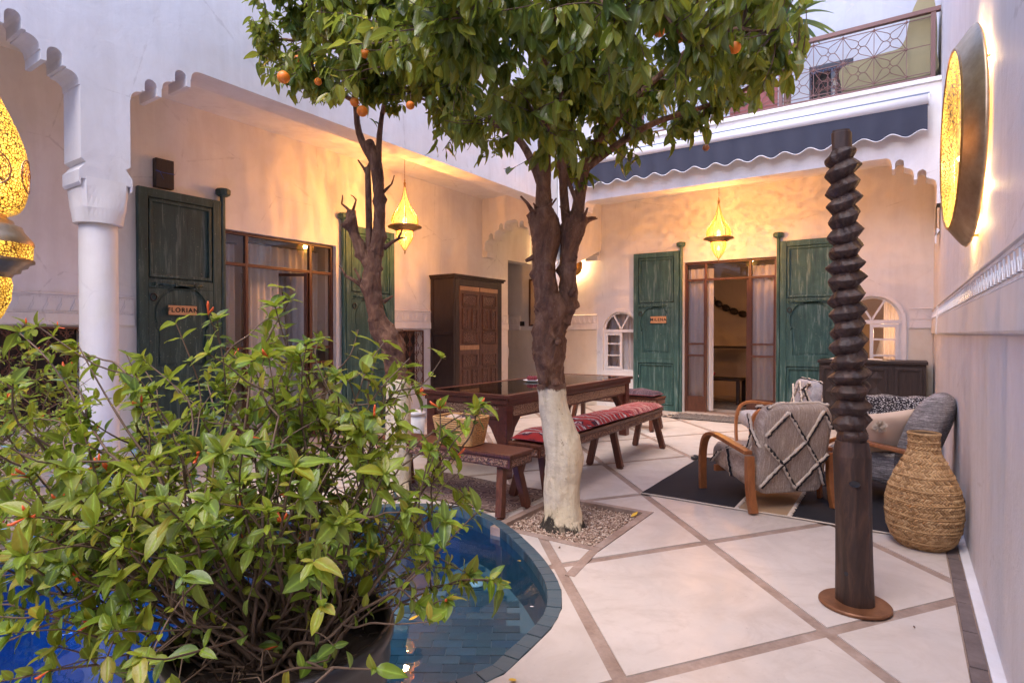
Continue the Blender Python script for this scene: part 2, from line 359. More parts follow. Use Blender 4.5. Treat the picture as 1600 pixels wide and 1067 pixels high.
col = a.ramp(wv.outputs['Fac'], [(0, (.38,.022,.02)), (.16, (.30,.02,.02)), (.20, (.03,.01,.02)), (.34, (.10,.02,.05)), (.38, (.62,.52,.48)), (.52, (.58,.50,.46)), (.56, (.04,.01,.02)), (.64, (.30,.03,.06)), (.70, (.6,.5,.46)), (.78, (.42,.03,.03)), (1, (.34,.02,.02))])
col = a.mix(.5, col, a.ramp(n2, [(.3, (.4,.4,.4)), (.7, (1,1,1))]), 'MULTIPLY')
M['kilim_pattern'] = a.done(a.bsdf(col, .95, a.bump(a.math('ADD', n2, wv.outputs['Fac']), .5, .006)))
plain('black_rug', (.012,.010,.014), .97); plain('tan_rug', (.36,.24,.14), .95)
a = N('oriental_rug'); co = a.co('Object'); vo = a.n('TexVoronoi', Vector=a.n('Mapping', Vector=a.n('TexCoord').outputs['Object'], Scale=(1,1,1)).outputs[0], Scale=8.0, _feature='F1')
v2 = a.n('TexVoronoi', Vector=co, Scale=26.0); n2 = a.noise(a.co('Object', (90,90,1)), 1, 3)
col = a.ramp(a.math('FRACT', a.math('MULTIPLY', vo.outputs[0], 3.2)), [(0, (.06,.02,.03)), (.3, (.34,.24,.18)), (.5, (.09,.035,.035)), (.75, (.42,.32,.25)), (1, (.07,.03,.04))])
col = a.mix(.55, col, a.ramp(v2.outputs[0], [(.2, (.3,.25,.25)), (.6, (1,1,1))]), 'MULTIPLY'); col = a.mix(.5, col, a.ramp(n2, [(.3, (.4,)*3), (.7, (1,1,1))]), 'MULTIPLY')
M['oriental_rug'] = a.done(a.bsdf(col, .95, a.bump(n2, .4, .004)))
a = N('throw_speckle'); vo = a.n('TexVoronoi', Vector=a.co('Object', (1,1,2)), Scale=55.0)
M['throw_speckle'] = a.done(a.bsdf(a.ramp(vo.outputs[0], [(.32, (.65,.62,.6)), (.42, (.025,.02,.025))]), .95, a.bump(vo.outputs[0], .6, .01)))
a = N('sheer'); n1 = a.noise(a.co('Object', (1,1,.1)), 6, 3)
M['sheer'] = a.done(a.n('MixShader', i0=.4, i1=a.bsdf((.90,.85,.82), .9), i2=a.n('BsdfTranslucent', Color=(.85,.8,.76,1)).outputs[0]).outputs[0])
# straw
def straw(name, cs):
    a = N(name); isl = a.n('NewGeometry').outputs['Random Per Island']; co = a.co(); n1 = a.noise(co, 90, 4, .7); n2 = a.noise(co, 9, 4)
    col = a.ramp(a.math('ADD', a.math('MULTIPLY', isl, .5), a.math('MULTIPLY', n2, .5)), [(.2, cs[0]), (.5, cs[1]), (.8, cs[2])])
    col = a.mix(.6, col, a.ramp(n1, [(.3, (.5,.45,.4)), (.6, (1,1,1))]), 'MULTIPLY')
    M[name] = a.done(a.bsdf(col, .7, a.bump(n1, .4, .003)))
straw('seagrass', [(.26,.14,.055), (.46,.27,.115), (.60,.39,.19)]); straw('basket_straw', [(.46,.22,.07), (.62,.34,.12), (.74,.46,.19)])
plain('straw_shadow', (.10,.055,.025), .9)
# carved wood / inlay
def carved(name, c1, c2, sc):
    a = N(name); vo = a.n('TexVoronoi', Vector=a.co(), Scale=sc, _feature='F1'); v = a.math('FRACT', a.math('MULTIPLY', vo.outputs[0], 2.3))
    n1 = a.noise(a.co(), 40, 4)
    M[name] = a.done(a.bsdf(a.mix(a.ramp(v, [(.25, (0,0,0)), (.6, (1,1,1))]), c1, c2), .5, a.bump(a.math('ADD', v, a.math('MULTIPLY', n1, .3)), .8, .008)))
carved('carved_panel', (.035,.014,.010), (.14,.065,.042), 38); carved('inlay_apron', (.10,.035,.02), (.46,.29,.18), 48); carved('inlay_dark', (.05,.018,.012), (.30,.15,.10), 42)

def emis(name, c, s): a = N(name); M[name] = a.done(a.n('Emission', Color=tuple(c)+(1,), Strength=s).outputs[0])
def lantern_glass(name, sc, e_hi, lo_mix):
    a = N(name); co = a.co(); vo = a.n('TexVoronoi', Vector=co, Scale=sc, _feature='DISTANCE_TO_EDGE').outputs[0]
    hole = a.ramp(a.math('ADD', vo, a.math('MULTIPLY', a.math('SUBTRACT', a.noise(co, sc*1.5, 2), .5), .12)), [(.06, (0,0,0)), (.15, (1,1,1))])
    nz = a.noise(co, sc*.35, 3)
    em = a.n('Emission', Color=a.ramp(nz, [(.3, (1.0,.45,.035)), (.7, (1.0,.62,.10))]), Strength=a.math('MULTIPLY', e_hi, a.ramp(a.noise(co, 4.5, 2), [(.4, (.65,.65,.65)), (.66, (2.6,2.6,2.6))]))).outputs[0]
    tr = a.n('BsdfTransparent').outputs[0]
    lit = a.n('MixShader', i0=.35, i1=em, i2=tr).outputs[0]
    br = a.bsdf((.35,.18,.05), .35, Metallic=.9)
    M[name] = a.done(a.n('MixShader', i0=hole, i1=br, i2=lit).outputs[0])
lantern_glass('pierced_brass', 80.0, .36, .5)
lantern_glass('pierced_face', 42.0, .42, .5)
a = N('amber_glass'); n1 = a.noise(a.co(), 60, 3); lw = a.n('LayerWeight', Blend=.35).outputs['Facing']
em = a.n('Emission', Color=a.ramp(lw, [(0, (1,.60,.16)), (.45, (.95,.42,.05)), (1, (.55,.20,.015))]), Strength=a.math('MULTIPLY', a.math('ADD', a.math('MULTIPLY', n1, 1.6), -.12), .58)).outputs[0]
M['amber_glass'] = a.done(a.n('MixShader', i0=.20, i1=em, i2=a.n('BsdfTransparent', Color=(1,.62,.2,1)).outputs[0]).outputs[0])
emis('bulb', (1,.72,.38), 7); emis('interior_glow', (1,.45,.12), 2.2)
emis('hot_glow', (1,.8,.5), 6)
# ------------------------------------------------------------------ the place: main planes
XL, XF, XB, YF, YB, XR = -6.05, -4.55, -4.83, 8.0, 9.61, .33
YFB, ZA, ZC, ZT = 8.28, 3.33, 3.62, 4.10       # facade back face, arch soffit, gallery ceiling, terrace parapet
YAW, PIT, FPX = math.radians(34.07), math.radians(.75), 905.0
_f = np.array([-math.sin(YAW)*math.cos(PIT), math.cos(YAW)*math.cos(PIT), -math.sin(PIT)])
_r = np.array([math.cos(YAW), math.sin(YAW), 0.]); _u = np.cross(_r, _f)
def seen(p):
    """photograph coordinates and distance of a place, used to see which leaves show largest"""
    q = np.asarray(p)-np.array([0,0,1.3]); z = q@_f
    return 800+FPX*(q@_r)/z, 533.5-FPX*(q@_u)/z, z

# ---- pool outline (convex), resampled
ctl = [(-1.28,1.72),(-1.27,1.97),(-1.29,2.25),(-1.37,2.46),(-1.52,2.67),(-1.81,2.94),(-2.18,3.20),(-2.52,3.36),(-2.86,3.36),(-3.25,3.12),(-3.7,2.6),(-4.1,1.95),(-4.32,1.37),(-4.25,.95),(-3.9,.62),(-3.2,.5),(-2.5,.62),(-1.95,.9),(-1.55,1.27)]
def catmull(P, n=14, closed=True):
    out = []; L = len(P)
    for i in range(L if closed else L-1):
        g = (lambda k: P[k % L]) if closed else (lambda k: P[min(max(k,0),L-1)])
        p0, p1, p2, p3 = [np.array(g(k), float) for k in (i-1, i, i+1, i+2)]
        for j in range(n):
            t = j/n; out.append(.5*((2*p1)+(-p0+p2)*t+(2*p0-5*p1+4*p2-p3)*t*t+(-p0+3*p1-3*p2+p3)*t**3))
    if not closed: out.append(np.array(P[-1], float))
    return out
def resample(P, step):
    P = [np.array(p) for p in P]+[np.array(P[0])]; d = [0]
    for a, b in zip(P, P[1:]): d.append(d[-1]+np.linalg.norm(b-a))
    n = int(round(d[-1]/step)); out = []
    for k in range(n):
        s = d[-1]*k/n; i = max(j for j in range(len(d)) if d[j] <= s+1e-9); i = min(i, len(P)-2)
        t = (s-d[i])/(d[i+1]-d[i]+1e-12); out.append(P[i]*(1-t)+P[i+1]*t)
    return out
outer = resample(catmull(ctl), .098)
def hull(P):
    P = sorted(map(tuple, P)); 
    def half(Q):
        h = []
        for p in Q:
            while len(h) > 1 and (h[-1][0]-h[-2][0])*(p[1]-h[-2][1])-(h[-1][1]-h[-2][1])*(p[0]-h[-2][0]) <= 0: h.pop()
            h.append(p)
        return h
    a = half(P); b = half(P[::-1]); return a[:-1]+b[:-1]
pool_hull = hull(outer)
outer = resample(pool_hull, .098); NP = len(outer)
def offset(P, d):
    out = []; n = len(P)
    for i in range(n):
        t = P[(i+1) % n]-P[i-1]; t = t/np.linalg.norm(t); out.append(P[i]+np.array([-t[1], t[0]])*d)
    return out
inner = offset([np.array(p) for p in outer], .070)
def clip_half(P, a, b, keep_left=True):
    """part of polygon P on the left (or right) of the line a->b"""
    out = []; n = len(P)
    def sd(p): return ((b[0]-a[0])*(p[1]-a[1])-(b[1]-a[1])*(p[0]-a[0]))*(1 if keep_left else -1)
    for i in range(n):
        p, q = P[i], P[(i+1) % n]; sp, sq = sd(p), sd(q)
        if sp >= 0: out.append(p)
        if (sp > 0 and sq < 0) or (sp < 0 and sq > 0):
            t = sp/(sp-sq); out.append((p[0]+(q[0]-p[0])*t, p[1]+(q[1]-p[1])*t))
    return out
def area(P): return abs(sum(P[i][0]*P[(i+1) % len(P)][1]-P[(i+1) % len(P)][0]*P[i][1] for i in range(len(P))))/2 if len(P) > 2 else 0
def subtract(P, K):
    """convex P minus convex K (counter-clockwise) -> convex pieces"""
    out = []; rest = P
    for i in range(len(K)):
        a, b = K[i], K[(i+1) % len(K)]
        piece = clip_half(rest, a, b, False)
        if area(piece) > 1e-5: out.append(piece)
        rest = clip_half(rest, a, b, True)
        if area(rest) < 1e-6: break
    return out
hull_s = [tuple(p) for p in offset([np.array(p) for p in resample(pool_hull, .2)], -.004)]
if sum(hull_s[i][0]*hull_s[(i+1) % len(hull_s)][1]-hull_s[(i+1) % len(hull_s)][0]*hull_s[i][1] for i in range(len(hull_s))) < 0: hull_s.reverse()
pit = [(-2.25,3.20),(-1.56,3.20),(-1.56,4.01),(-2.25,4.01)]
# ---- ground: joint bed with slabs laid on it
FL = (-7.9, XR+.05, -3.6, 12.8)
def slab_mesh(polys, z0, z1):
    m = MB()
    for P in polys:
        n = len(P); m.add([(p[0],p[1],z0) for p in P]+[(p[0],p[1],z1) for p in P], [tuple(range(n, 2*n))])
        # skirts
        m.f += [(len(m.v)-2*n+i, len(m.v)-2*n+(i+1) % n, len(m.v)-n+(i+1) % n, len(m.v)-n+i) for i in range(n)]
    return m
room = [(FL[0],FL[2]),(FL[1],FL[2]),(FL[1],FL[3]),(FL[0],FL[3])]
bed = []
for p in subtract(room, hull_s): bed += subtract(p, [(-2.31,3.14),(-1.50,3.14),(-1.50,4.07),(-2.31,4.07)])
struct('ground', slab_mesh(bed, -.05, -.006), M['joint_stone'], fixn=False)
deep = MB().box(-12, 4, -8, 20, -1.9, -1.7); struct('earth', deep, M['soil'])
floor = MB().box(XR-.001, XR+.2, -3.6, 13, -.05, -.02)
fl_root = struct('floor', floor, M['joint_stone'])
la, ca0, dca = 1.42, 3.23, 1.865
lb, cb0, dcb = -1.11, 2.55, 1.50
def isect(ca, cb): x = (cb-ca)/(la-lb); return (x, la*x+ca)
hw = .031
def line_off(c, l, s): return c+s*hw*math.sqrt(1+l*l)
slab_n = 0
BX = .215
for i in range(-9, 16):
    for j in range(-8, 14):
        a0 = line_off(ca0+dca*i, la, 1); a1 = line_off(ca0+dca*(i+1), la, -1)
        b0 = line_off(cb0+dcb*j, lb, 1); b1 = line_off(cb0+dcb*(j+1), lb, -1)
        P = [isect(a0,b0), isect(a0,b1), isect(a1,b1), isect(a1,b0)]
        if sum(P[k][0]*P[(k+1)%4][1]-P[(k+1)%4][0]*P[k][1] for k in range(4)) < 0: P.reverse()
        for a, b in (((FL[0],FL[2]),(BX,FL[2])), ((BX,FL[2]),(BX,YB+3.1)), ((BX,YB+3.1),(FL[0],YB+3.1)), ((FL[0],YB+3.1),(FL[0],FL[2]))):
            P = clip_half(P, a, b, True)
            if len(P) < 3: break
        if area(P) < .01: continue
        pcs = []
        for p in subtract(P, hull_s): pcs += subtract(p, [(-2.31,3.14),(-1.50,3.14),(-1.50,4.07),(-2.31,4.07)])
        pcs = [p for p in pcs if area(p) > 2e-4]
        if not pcs: continue
        cx = sum(p[0] for q in pcs for p in q)/sum(len(q) for q in pcs); cy = sum(p[1] for q in pcs for p in q)/sum(len(q) for q in pcs)
        m = slab_mesh([[(x-cx, y-cy) for x, y in p] for p in pcs], -.006, 0)
        o = obj('slab', m, M['slab'], fl_root, fixn=False, loc=(cx, cy, 0)); slab_n += 1
# slab skirts are thin; strip along the right wall and round the tree pit
m = MB(); 
for k in range(40):
    y = -3.4+k*.33; m.box(.222+random.uniform(-.003,.003), .278+random.uniform(-.003,.003), y, y+.322, -.02, .001+random.uniform(0,.002))
obj('wall_strip', m, M['dark_joint'], fl_root, bevel=.002)
m = MB().box(.284, XR+.02, -3.5, YB, -.03, .006); obj('wall_kerb', m, M['lilac_wall'], fl_root, bevel=.002)
m = MB(); x0, x1, y0, y1 = -2.305, -1.505, 3.145, 4.065; w = .055
m.box(x0, x1, y0, y0+w, -.08, .002); m.box(x0, x1, y1-w, y1, -.08, .002); m.box(x0, x0+w, y0+w+.001, y1-w-.001, -.08, .0025); m.box(x1-w, x1, y0+w+.001, y1-w-.001, -.08, .0025)
m.bar((-1.532,3.14,-.003), (-1.478,2.74,-.003), .056, .012)
obj('pit_border', m, M['joint_stone'], fl_root, bevel=.002)
struct('tree_pit_soil', MB().box(x0+.04, x1-.04, y0+.04, y1-.04, -.09, -.045), M['soil'])
m = MB(); px = [(1,1,1),(-1,-1,1),(-1,1,-1),(1,-1,-1)]
for k in range(9000):
    x = random.uniform(x0+w, x1-w); y = random.uniform(y0+w, y1-w); r = random.uniform(.004,.0095); z = -.042+random.random()**2*.022
    ph = random.random()*6; c, s_ = math.cos(ph), math.sin(ph); k1, k2 = random.uniform(.6,1.3), random.uniform(.5,1.1)
    vs = [(1,0,0),(-1,0,0),(0,1,0),(0,-1,0),(0,0,1),(0,0,-1)]
    m.add([(x+r*(c*a-s_*b*k1), y+r*(s_*a+c*b*k1), z+r*cc*k2) for a, b, cc in vs], [(0,2,4),(2,1,4),(1,3,4),(3,0,4),(2,0,5),(1,2,5),(3,1,5),(0,3,5)])
g = obj('gravel', m, M['gravel'], fixn=False); tag(g, 'small brown gravel filling the square pit round the tree', 'gravel', kind='stuff')

# ---- pool
pool = struct('pool', slab_mesh([[tuple(p) for p in inner]], -1.25, -1.2), M['pool_blue'], fixn=False)
def wall_ring(P, z0, z1):
    n = len(P); m = MB(); m.add([(p[0],p[1],z0) for p in P]+[(p[0],p[1],z1) for p in P], [(i,(i+1)%n,n+(i+1)%n,n+i) for i in range(n)]); return m
obj('pool_wall', wall_ring(inner, -1.2, -.004), M['slate_tile'], pool, fixn=False)
cop_me = []
for i in range(NP):
    a, b = np.array(outer[i]), np.array(outer[(i+1) % NP]); c, d = inner[(i+1) % NP], inner[i]
    g = .0025; t = (b-a)/np.linalg.norm(b-a); a = a+t*g; d = d+t*g; b = b-t*g; c = c-t*g
    ctr = (a+b+c+d)/4; h = .004+random.uniform(-.001,.002)
    Q = [p-ctr for p in (a,b,c,d)]
    m = MB().add([(q[0],q[1],-.06) for q in Q]+[(q[0],q[1],h) for q in Q], [(3,2,1,0),(4,5,6,7),(0,1,5,4),(1,2,6,5),(2,3,7,6),(3,0,4,7)])
    obj('coping_tile', m, M['coping_slate'], pool, loc=(ctr[0], ctr[1], 0), bevel=.002)
obj('coping_bed', wall_ring([np.array(p) for p in offset([np.array(q) for q in outer], .005)], -.06, -.001), M['pool_grout'], pool, fixn=False)
m = MB()
for i in range(NP):
    a, b, c, d = outer[i], outer[(i+1)%NP], inner[(i+1)%NP], inner[i]; m.add([(p[0],p[1],-.003) for p in (a,b,c,d)], [(0,1,2,3)])
obj('coping_mortar', m, M['pool_grout'], pool, fixn=False)
# shallow shelf (two steps) laid with slate bricks
def inside(P, x, y):
    n = len(P); s = 0
    for i in range(n):
        a, b = P[i], P[(i+1)%n]; cr = (b[0]-a[0])*(y-a[1])-(b[1]-a[1])*(x-a[0])
        s += 1 if cr > 0 else -1
    return abs(s) == n
shelf_line = ((-2.62,3.6), (-2.28,.6)); ZS = -.34
inner_t = [tuple(p) for p in inner]
if sum(inner_t[i][0]*inner_t[(i+1)%NP][1]-inner_t[(i+1)%NP][0]*inner_t[i][1] for i in range(NP)) < 0: inner_t.reverse()
shelf = clip_half(inner_t, shelf_line[0], shelf_line[1], True)
obj('shelf', slab_mesh([shelf], -1.2, ZS), M['pool_grout'], pool, fixn=False)
deep_side = clip_half(inner_t, shelf_line[0], shelf_line[1], False)
tl, tw = .155, .075; ang = math.radians(34); ca, sa = math.cos(ang), math.sin(ang)
def brick_mesh(l, w): return mesh_of('tile', MB().box(-l/2, l/2, -w/2, w/2, -.004, .004), M['slate_tile'], bevel=.0015)
bme = brick_mesh(tl-.005, tw-.005); cand = []
for r in range(-60, 60):
    for c in range(-40, 40):
        u = (c+(r % 2)*.5)*tl; v = r*tw; x = -1.9+u*ca-v*sa; y = 2.2+u*sa+v*ca
        ok = all(inside(shelf, x+du*ca*tl/2-dv*sa*tw/2, y+du*sa*tl/2+dv*ca*tw/2) for du in (-1,1) for dv in (-1,1))
        if ok: cand.append((x, y, ZS+random.uniform(.002,.006)))
        elif inside(deep_side, x, y): cand.append((x, y, -1.19))
vis = sorted([c for c in cand if c[2] > -1 and seen((c[0],c[1],-.05))[0] > 560 and seen((c[0],c[1],-.05))[1] < 1120], key=lambda c: seen(c)[2])[:300]
vs_ = set(vis)
for (x, y, z) in vis: o = inst('tile', bme, pool, loc=(x, y, z)); o.rotation_euler.z = ang
m = MB()
for (x, y, z) in cand:
    if (x, y, z) in vs_: continue
    pts = [(x+(u*ca-v*sa), y+(u*sa+v*ca)) for u, v in ((-tl/2+.003,-tw/2+.003),(tl/2-.003,-tw/2+.003),(tl/2-.003,tw/2-.003),(-tl/2+.003,tw/2-.003))]
    m.add([(a, b, z-.004) for a, b in pts]+[(a, b, z+.004) for a, b in pts], [(4,5,6,7),(0,1,5,4),(1,2,6,5),(2,3,7,6),(3,0,4,7)])
o = obj('tile_field', m, M['slate_tile'], pool, fixn=False); o['kind'] = 'stuff'
m = MB().add([(p[0],p[1],-.055) for p in inner_t], [tuple(range(NP))])
struct('water', m, M['water'], fixn=False)
pl = thing('pool_lamp', 'blue underwater lamp shining in the deep end of the pool', 'pool lamp', (-3.35, .72, -.80))
obj('lamp_face', MB().lathe([(.0,0),(.075,0),(.085,.02),(.085,.04)], seg=20), M['drain_white'], pl, rot=(math.radians(-90),0,0))
ld = bpy.data.lights.new('blue_light', 'POINT'); ld.energy = 12; ld.color = (.0,.16,1.0); ld.shadow_soft_size = .06
lo = bpy.data.objects.new('blue_light', ld); COL.objects.link(lo); lo.parent = pl; lo.location = (0,.25,.0)
dr = thing('pool_inlet', 'round white inlet cover on the pool shelf near the bench', 'inlet cover', (-2.30, 2.98, ZS+.012))
obj('cover', MB().lathe([(0,0),(.058,0),(.06,.004),(.055,.012),(.0,.014)], seg=28), M['drain_white'], dr, smooth=True)
obj('screw', MB().lathe([(0,.013),(.008,.013),(.008,.018),(0,.018)], seg=10), M['black_plastic'], dr)

# ------------------------------------------------------------------ walls
def steps_profile(x0, z0, dirx, n=3, run=.185, fall=.115):
    """stepped lobed edge of a Moorish opening, from the flat soffit (x0,z0) down towards the pier"""
    P = []; x, z = x0, z0
    for k in range(n):
        for i in range(5):                                   # quarter lobe
            a = i/4*PI/2; P.append((x+dirx*math.sin(a)*.07, z-(1-math.cos(a))*.06))
        x += dirx*.07; z -= .06
        P += [(x, z-.015), (x-dirx*.0+dirx*.006, z-.018), (x+dirx*.006, z-.03)]
        x += dirx*.006; z -= .03
        P.append((x, z-.05)); z -= .05
        if k < n-1:
            x2 = x+dirx*.03; P += [(x2, z)]
            # upright finger
            fw, fh = .085, .10
            P.append((x2, z+fh-.04))
            for i in range(1, 7): a = PI*i/7; P.append((x2+dirx*(fw/2-math.cos(a)*fw/2), z+fh-.04+math.sin(a)*.045))
            P.append((x2+dirx*fw, z+fh-.04)); P.append((x2+dirx*fw, z+.005)); x = x2+dirx*fw; z = z+.005
            P.append((x+dirx*.02, z+.0)); P.append((x+dirx*.02, z-.012)); x += dirx*.02; z -= .012
    return P, x, z
def arch_edge(xa, xb, zs, zbot, left=True, right=True):
    """outline of an opening between piers xa<xb with soffit zs, down to zbot; returned from lower-left over the top to lower-right"""
    out = []
    def side(xp, d):
        tot = 3*.076+2*(.03+.085+.02)
        P, x, z = steps_profile(xp-d*tot, zs, d, 3)
        P.append((xp, z-.02)); P.append((xp, z-.42))
        P += [(xp+d*.03, z-.44), (xp+d*.012, z-.47), (xp-d*.012, z-.50), (xp-d*.012, z-.58), (xp+d*.0, z-.60), (xp, zbot)]
        return P
    L = side(xa, -1)[::-1] if left else [(xa, zbot), (xa, zs)]
    R = side(xb, 1) if right else [(xb, zs), (xb, zbot)]
    return L+R
# left facade, plane X = XF, above columns.  coordinates (y, z)
ZTOP = 7.6; ZCAP = 2.34
fa = thing('left_arcade_wall', 'white upper wall on the left with stepped lobed arches above the gallery', 'wall', (XF, 3, 0))
e1 = arch_edge(1.90, 7.99, ZA, ZCAP); e2 = arch_edge(-2.6, 1.60, ZA, ZCAP)
outl = [(-3.5, ZTOP), (-3.5, ZCAP)]+[(-2.9, ZCAP)]+e2+e1+[(8.28, ZCAP), (12.5, ZA+.5), (12.5, ZTOP)]
obj('wall', MB().plate(outl, [], (XF,0,0), (0,1,0), (0,0,1), -.28), M['white_plaster'], fa, world=True, bevel=.004)
# back facade, plane Y = YF (x, z)
fb = thing('back_facade_wall', 'white facade wall under the balcony with a wide lobed opening', 'wall', (-2, YF, 0))
e3 = [(XF+.012, 2.75)]+arch_edge(XF+.06, XR-.035, ZA, 2.75)+[(XR, 2.75)]
e3 = [p for p in e3]
outl = [(XF+.012, ZT)]+e3+[(XR, ZT)]
obj('wall', MB().plate(outl, [], (0,YF+.28,0), (1,0,0), (0,0,1), .28), M['white_plaster'], fb, world=True, bevel=.004)
obj('coping', MB().box(XF+.02, XR-.002, YF-.035, YF+.3, ZT, ZT+.05), M['white_plaster'], fb, world=True, bevel=.006)
obj('coping_shade_strip', MB().box(-4.2, XR-.11, YF-.05, YF-.001, 3.95, 3.985), M['coping_shade_blue'], fb, world=True)  # slate-blue strip, the shading of the coping put in as colour
# corner cross arches
def cross(name, label, edge, o, ux, th, x0, x1):
    t = thing(name, label, 'wall arch', tuple(o[:2])+(0,))
    outl = [(x0, ZC)]+edge+[(x1, ZC)]
    obj('arch', MB().plate(outl, [], (o[0],o[1],0), ux, (0,0,1), th), M['gallery_plaster'], t, world=True, bevel=.004)
def small_edge(xa, xb, zs, zb):
    P = []; c = (xa+xb)/2
    A, x, z = steps_profile(xa+.05+3*.076+2*.135, zs, -1, 3); B, x, z = steps_profile(xb-.05-3*.076-2*.135, zs, 1, 3)
    z0 = z
    def tail(xp, d): return [(xp-d*.05, z0-.02), (xp-d*.05, zb+.10), (xp-d*.11, zb+.08), (xp-d*.11, zb), (xp, zb)]
    A = [p for p in A if p[0] <= c]; B = [p for p in B if p[0] >= c]
    return tail(xa, -1)[::-1]+A[::-1]+B+tail(xb, 1)
cross('corner_arch', 'pale lobed arch between the left gallery wall and the corner column', small_edge(XL+.002, XB-.002, 3.2, 2.62), (0,YF+.27,0), (1,0,0), .25, XL+.002, XB-.002)
cross('corner_arch', 'pale lobed arch between the corner column and the back wall', small_edge(YFB+.005, YB-.002, 3.2, 2.62), (XF-.02,0,0), (0,1,0), -.25, YFB+.005, YB-.002)
# columns
def column(y, label, r=.115):
    t = thing('column', label, 'column', (XF-.14, y, 0))
    obj('shaft', MB().lathe([(r*1.02,.16),(r,.3),(r,2.0),(r*.985,2.06)], seg=40), M['moulding_plaster'], t, smooth=True)
    obj('base', MB().box(-.17,.17,-.17,.17,0,.1).lathe([(.165,.1),(.165,.12),(.13,.15),(.125,.17)], seg=32), M['moulding_plaster'], t, bevel=.006)
    # capital: flared block with scooped corners
    m = MB(); n = 40; rings = []
    for z, w, q in ((2.06,.122,1.0),(2.062,.145,1.0),(2.10,.148,.85),(2.16,.150,.55),(2.24,.146,.25),(2.30,.143,.05),(2.36,.141,0)):
        ring = []
        for k in range(n):
            a = 2*PI*(k+.5)/n; c, s_ = math.cos(a), math.sin(a); k_ = 1/max(abs(c),abs(s_)); rr = w*((1-q)*k_+q*1.0)
            ring.append((rr*c, rr*s_, z))
        rings.append(ring)
    vs = [p for r_ in rings for p in r_]; L = len(rings)
    fs = [(i*n+k, i*n+(k+1)%n, (i+1)*n+(k+1)%n, (i+1)*n+k) for i in range(L-1) for k in range(n)]+[tuple(range(n-1,-1,-1)), tuple((L-1)*n+k for k in range(n))]
    m.add(vs, fs); obj('capital', m, M['moulding_plaster'], t)
    return t
column(1.75, 'round white column in front of the green shutter on the left')
column(8.14, 'round white column standing in the gallery corner behind the whitewashed tree')
# gallery walls: left (plane X = XL; coords y,z) and back (plane Y = YB; coords x,z)
def rect(a0, a1, b0, b1): return [(a0,b0),(a1,b0),(a1,b1),(a0,b1)]
def archhole(c, hw_, z0, zs, n=14, h=None):
    h = h or hw_
    return [(c-hw_, z0), (c+hw_, z0)]+[(c+hw_*math.cos(PI*i/n), zs+h*math.sin(PI*i/n)) for i in range(n+1)]
DY0, DY1, DZ = 3.40, 4.91, 2.43
G1, G2 = (.95,2.13,.55,1.352), (5.93,6.50,.55,1.345)
gl = thing('left_gallery_wall', 'peach plaster wall of the left gallery behind the arcade', 'wall', (XL, 3, 0))
outl = [(-3.5,0),(DY0,0),(DY0,DZ),(DY1,DZ),(DY1,0),(8.81,0),(8.81,2.66),(YB,2.66),(YB,ZC),(-3.5,ZC)]
obj('wall', MB().plate(outl, [rect(*G1), rect(*G2)], (XL,0,0), (0,1,0), (0,0,1), -.22), M['gallery_plaster'], gl, world=True)
gb = thing('back_gallery_wall', 'peach plaster wall at the back with glazed door and arched windows', 'wall', (-2.3, YB, 0))
BX0, BX1, BZ = -3.04, -1.62, 2.485
WLc, WRc, WH = -4.17, -.378, .335
outl = [(-9,0),(BX0,0),(BX0,BZ),(BX1,BZ),(BX1,0),(XR,0),(XR,ZC),(-9,ZC)]
obj('wall', MB().plate(outl, [archhole(WLc,.33,.64,1.36), archhole(WRc,.355,.70,1.475)], (0,YB+.22,0), (1,0,0), (0,0,1), .22), M['gallery_plaster'], gb, world=True)
# ceilings / terrace
ce = thing('gallery_ceiling', 'flat plaster ceiling of the back gallery under the terrace', 'ceiling', (-2, 8.8, ZC))
obj('slab', MB().box(-9, XR, YFB, 12.9, ZC, 4.0), M['ceiling_plaster'], ce, world=True)
ce = thing('gallery_ceiling', 'flat plaster ceiling of the left gallery behind the arcade', 'ceiling', (-5.4, 3, ZC))
obj('slab', MB().box(-9, XB, -3.5, YFB-.004, ZC, 4.0), M['ceiling_plaster'], ce, world=True)
# right wall
rw = thing('right_wall', 'tall rough lilac-white wall close on the right side of the courtyard', 'wall', (XR, 3, 0))
m = MB(); m.box(XR, XR+.3, -3.5, 12.9, 0, ZTOP)
obj('wall', m, M['lilac_wall'], rw, world=True)
def soft_band(fn_box, zs): pass
sw = thing('courtyard_end_wall', 'white wall closing the courtyard behind the photographer', 'wall', (-2, -3.5, 0))
obj('wall', MB().box(-9, XR+.3, -3.8, -3.5, 0, 4.6), M['white_plaster'], sw, world=True)
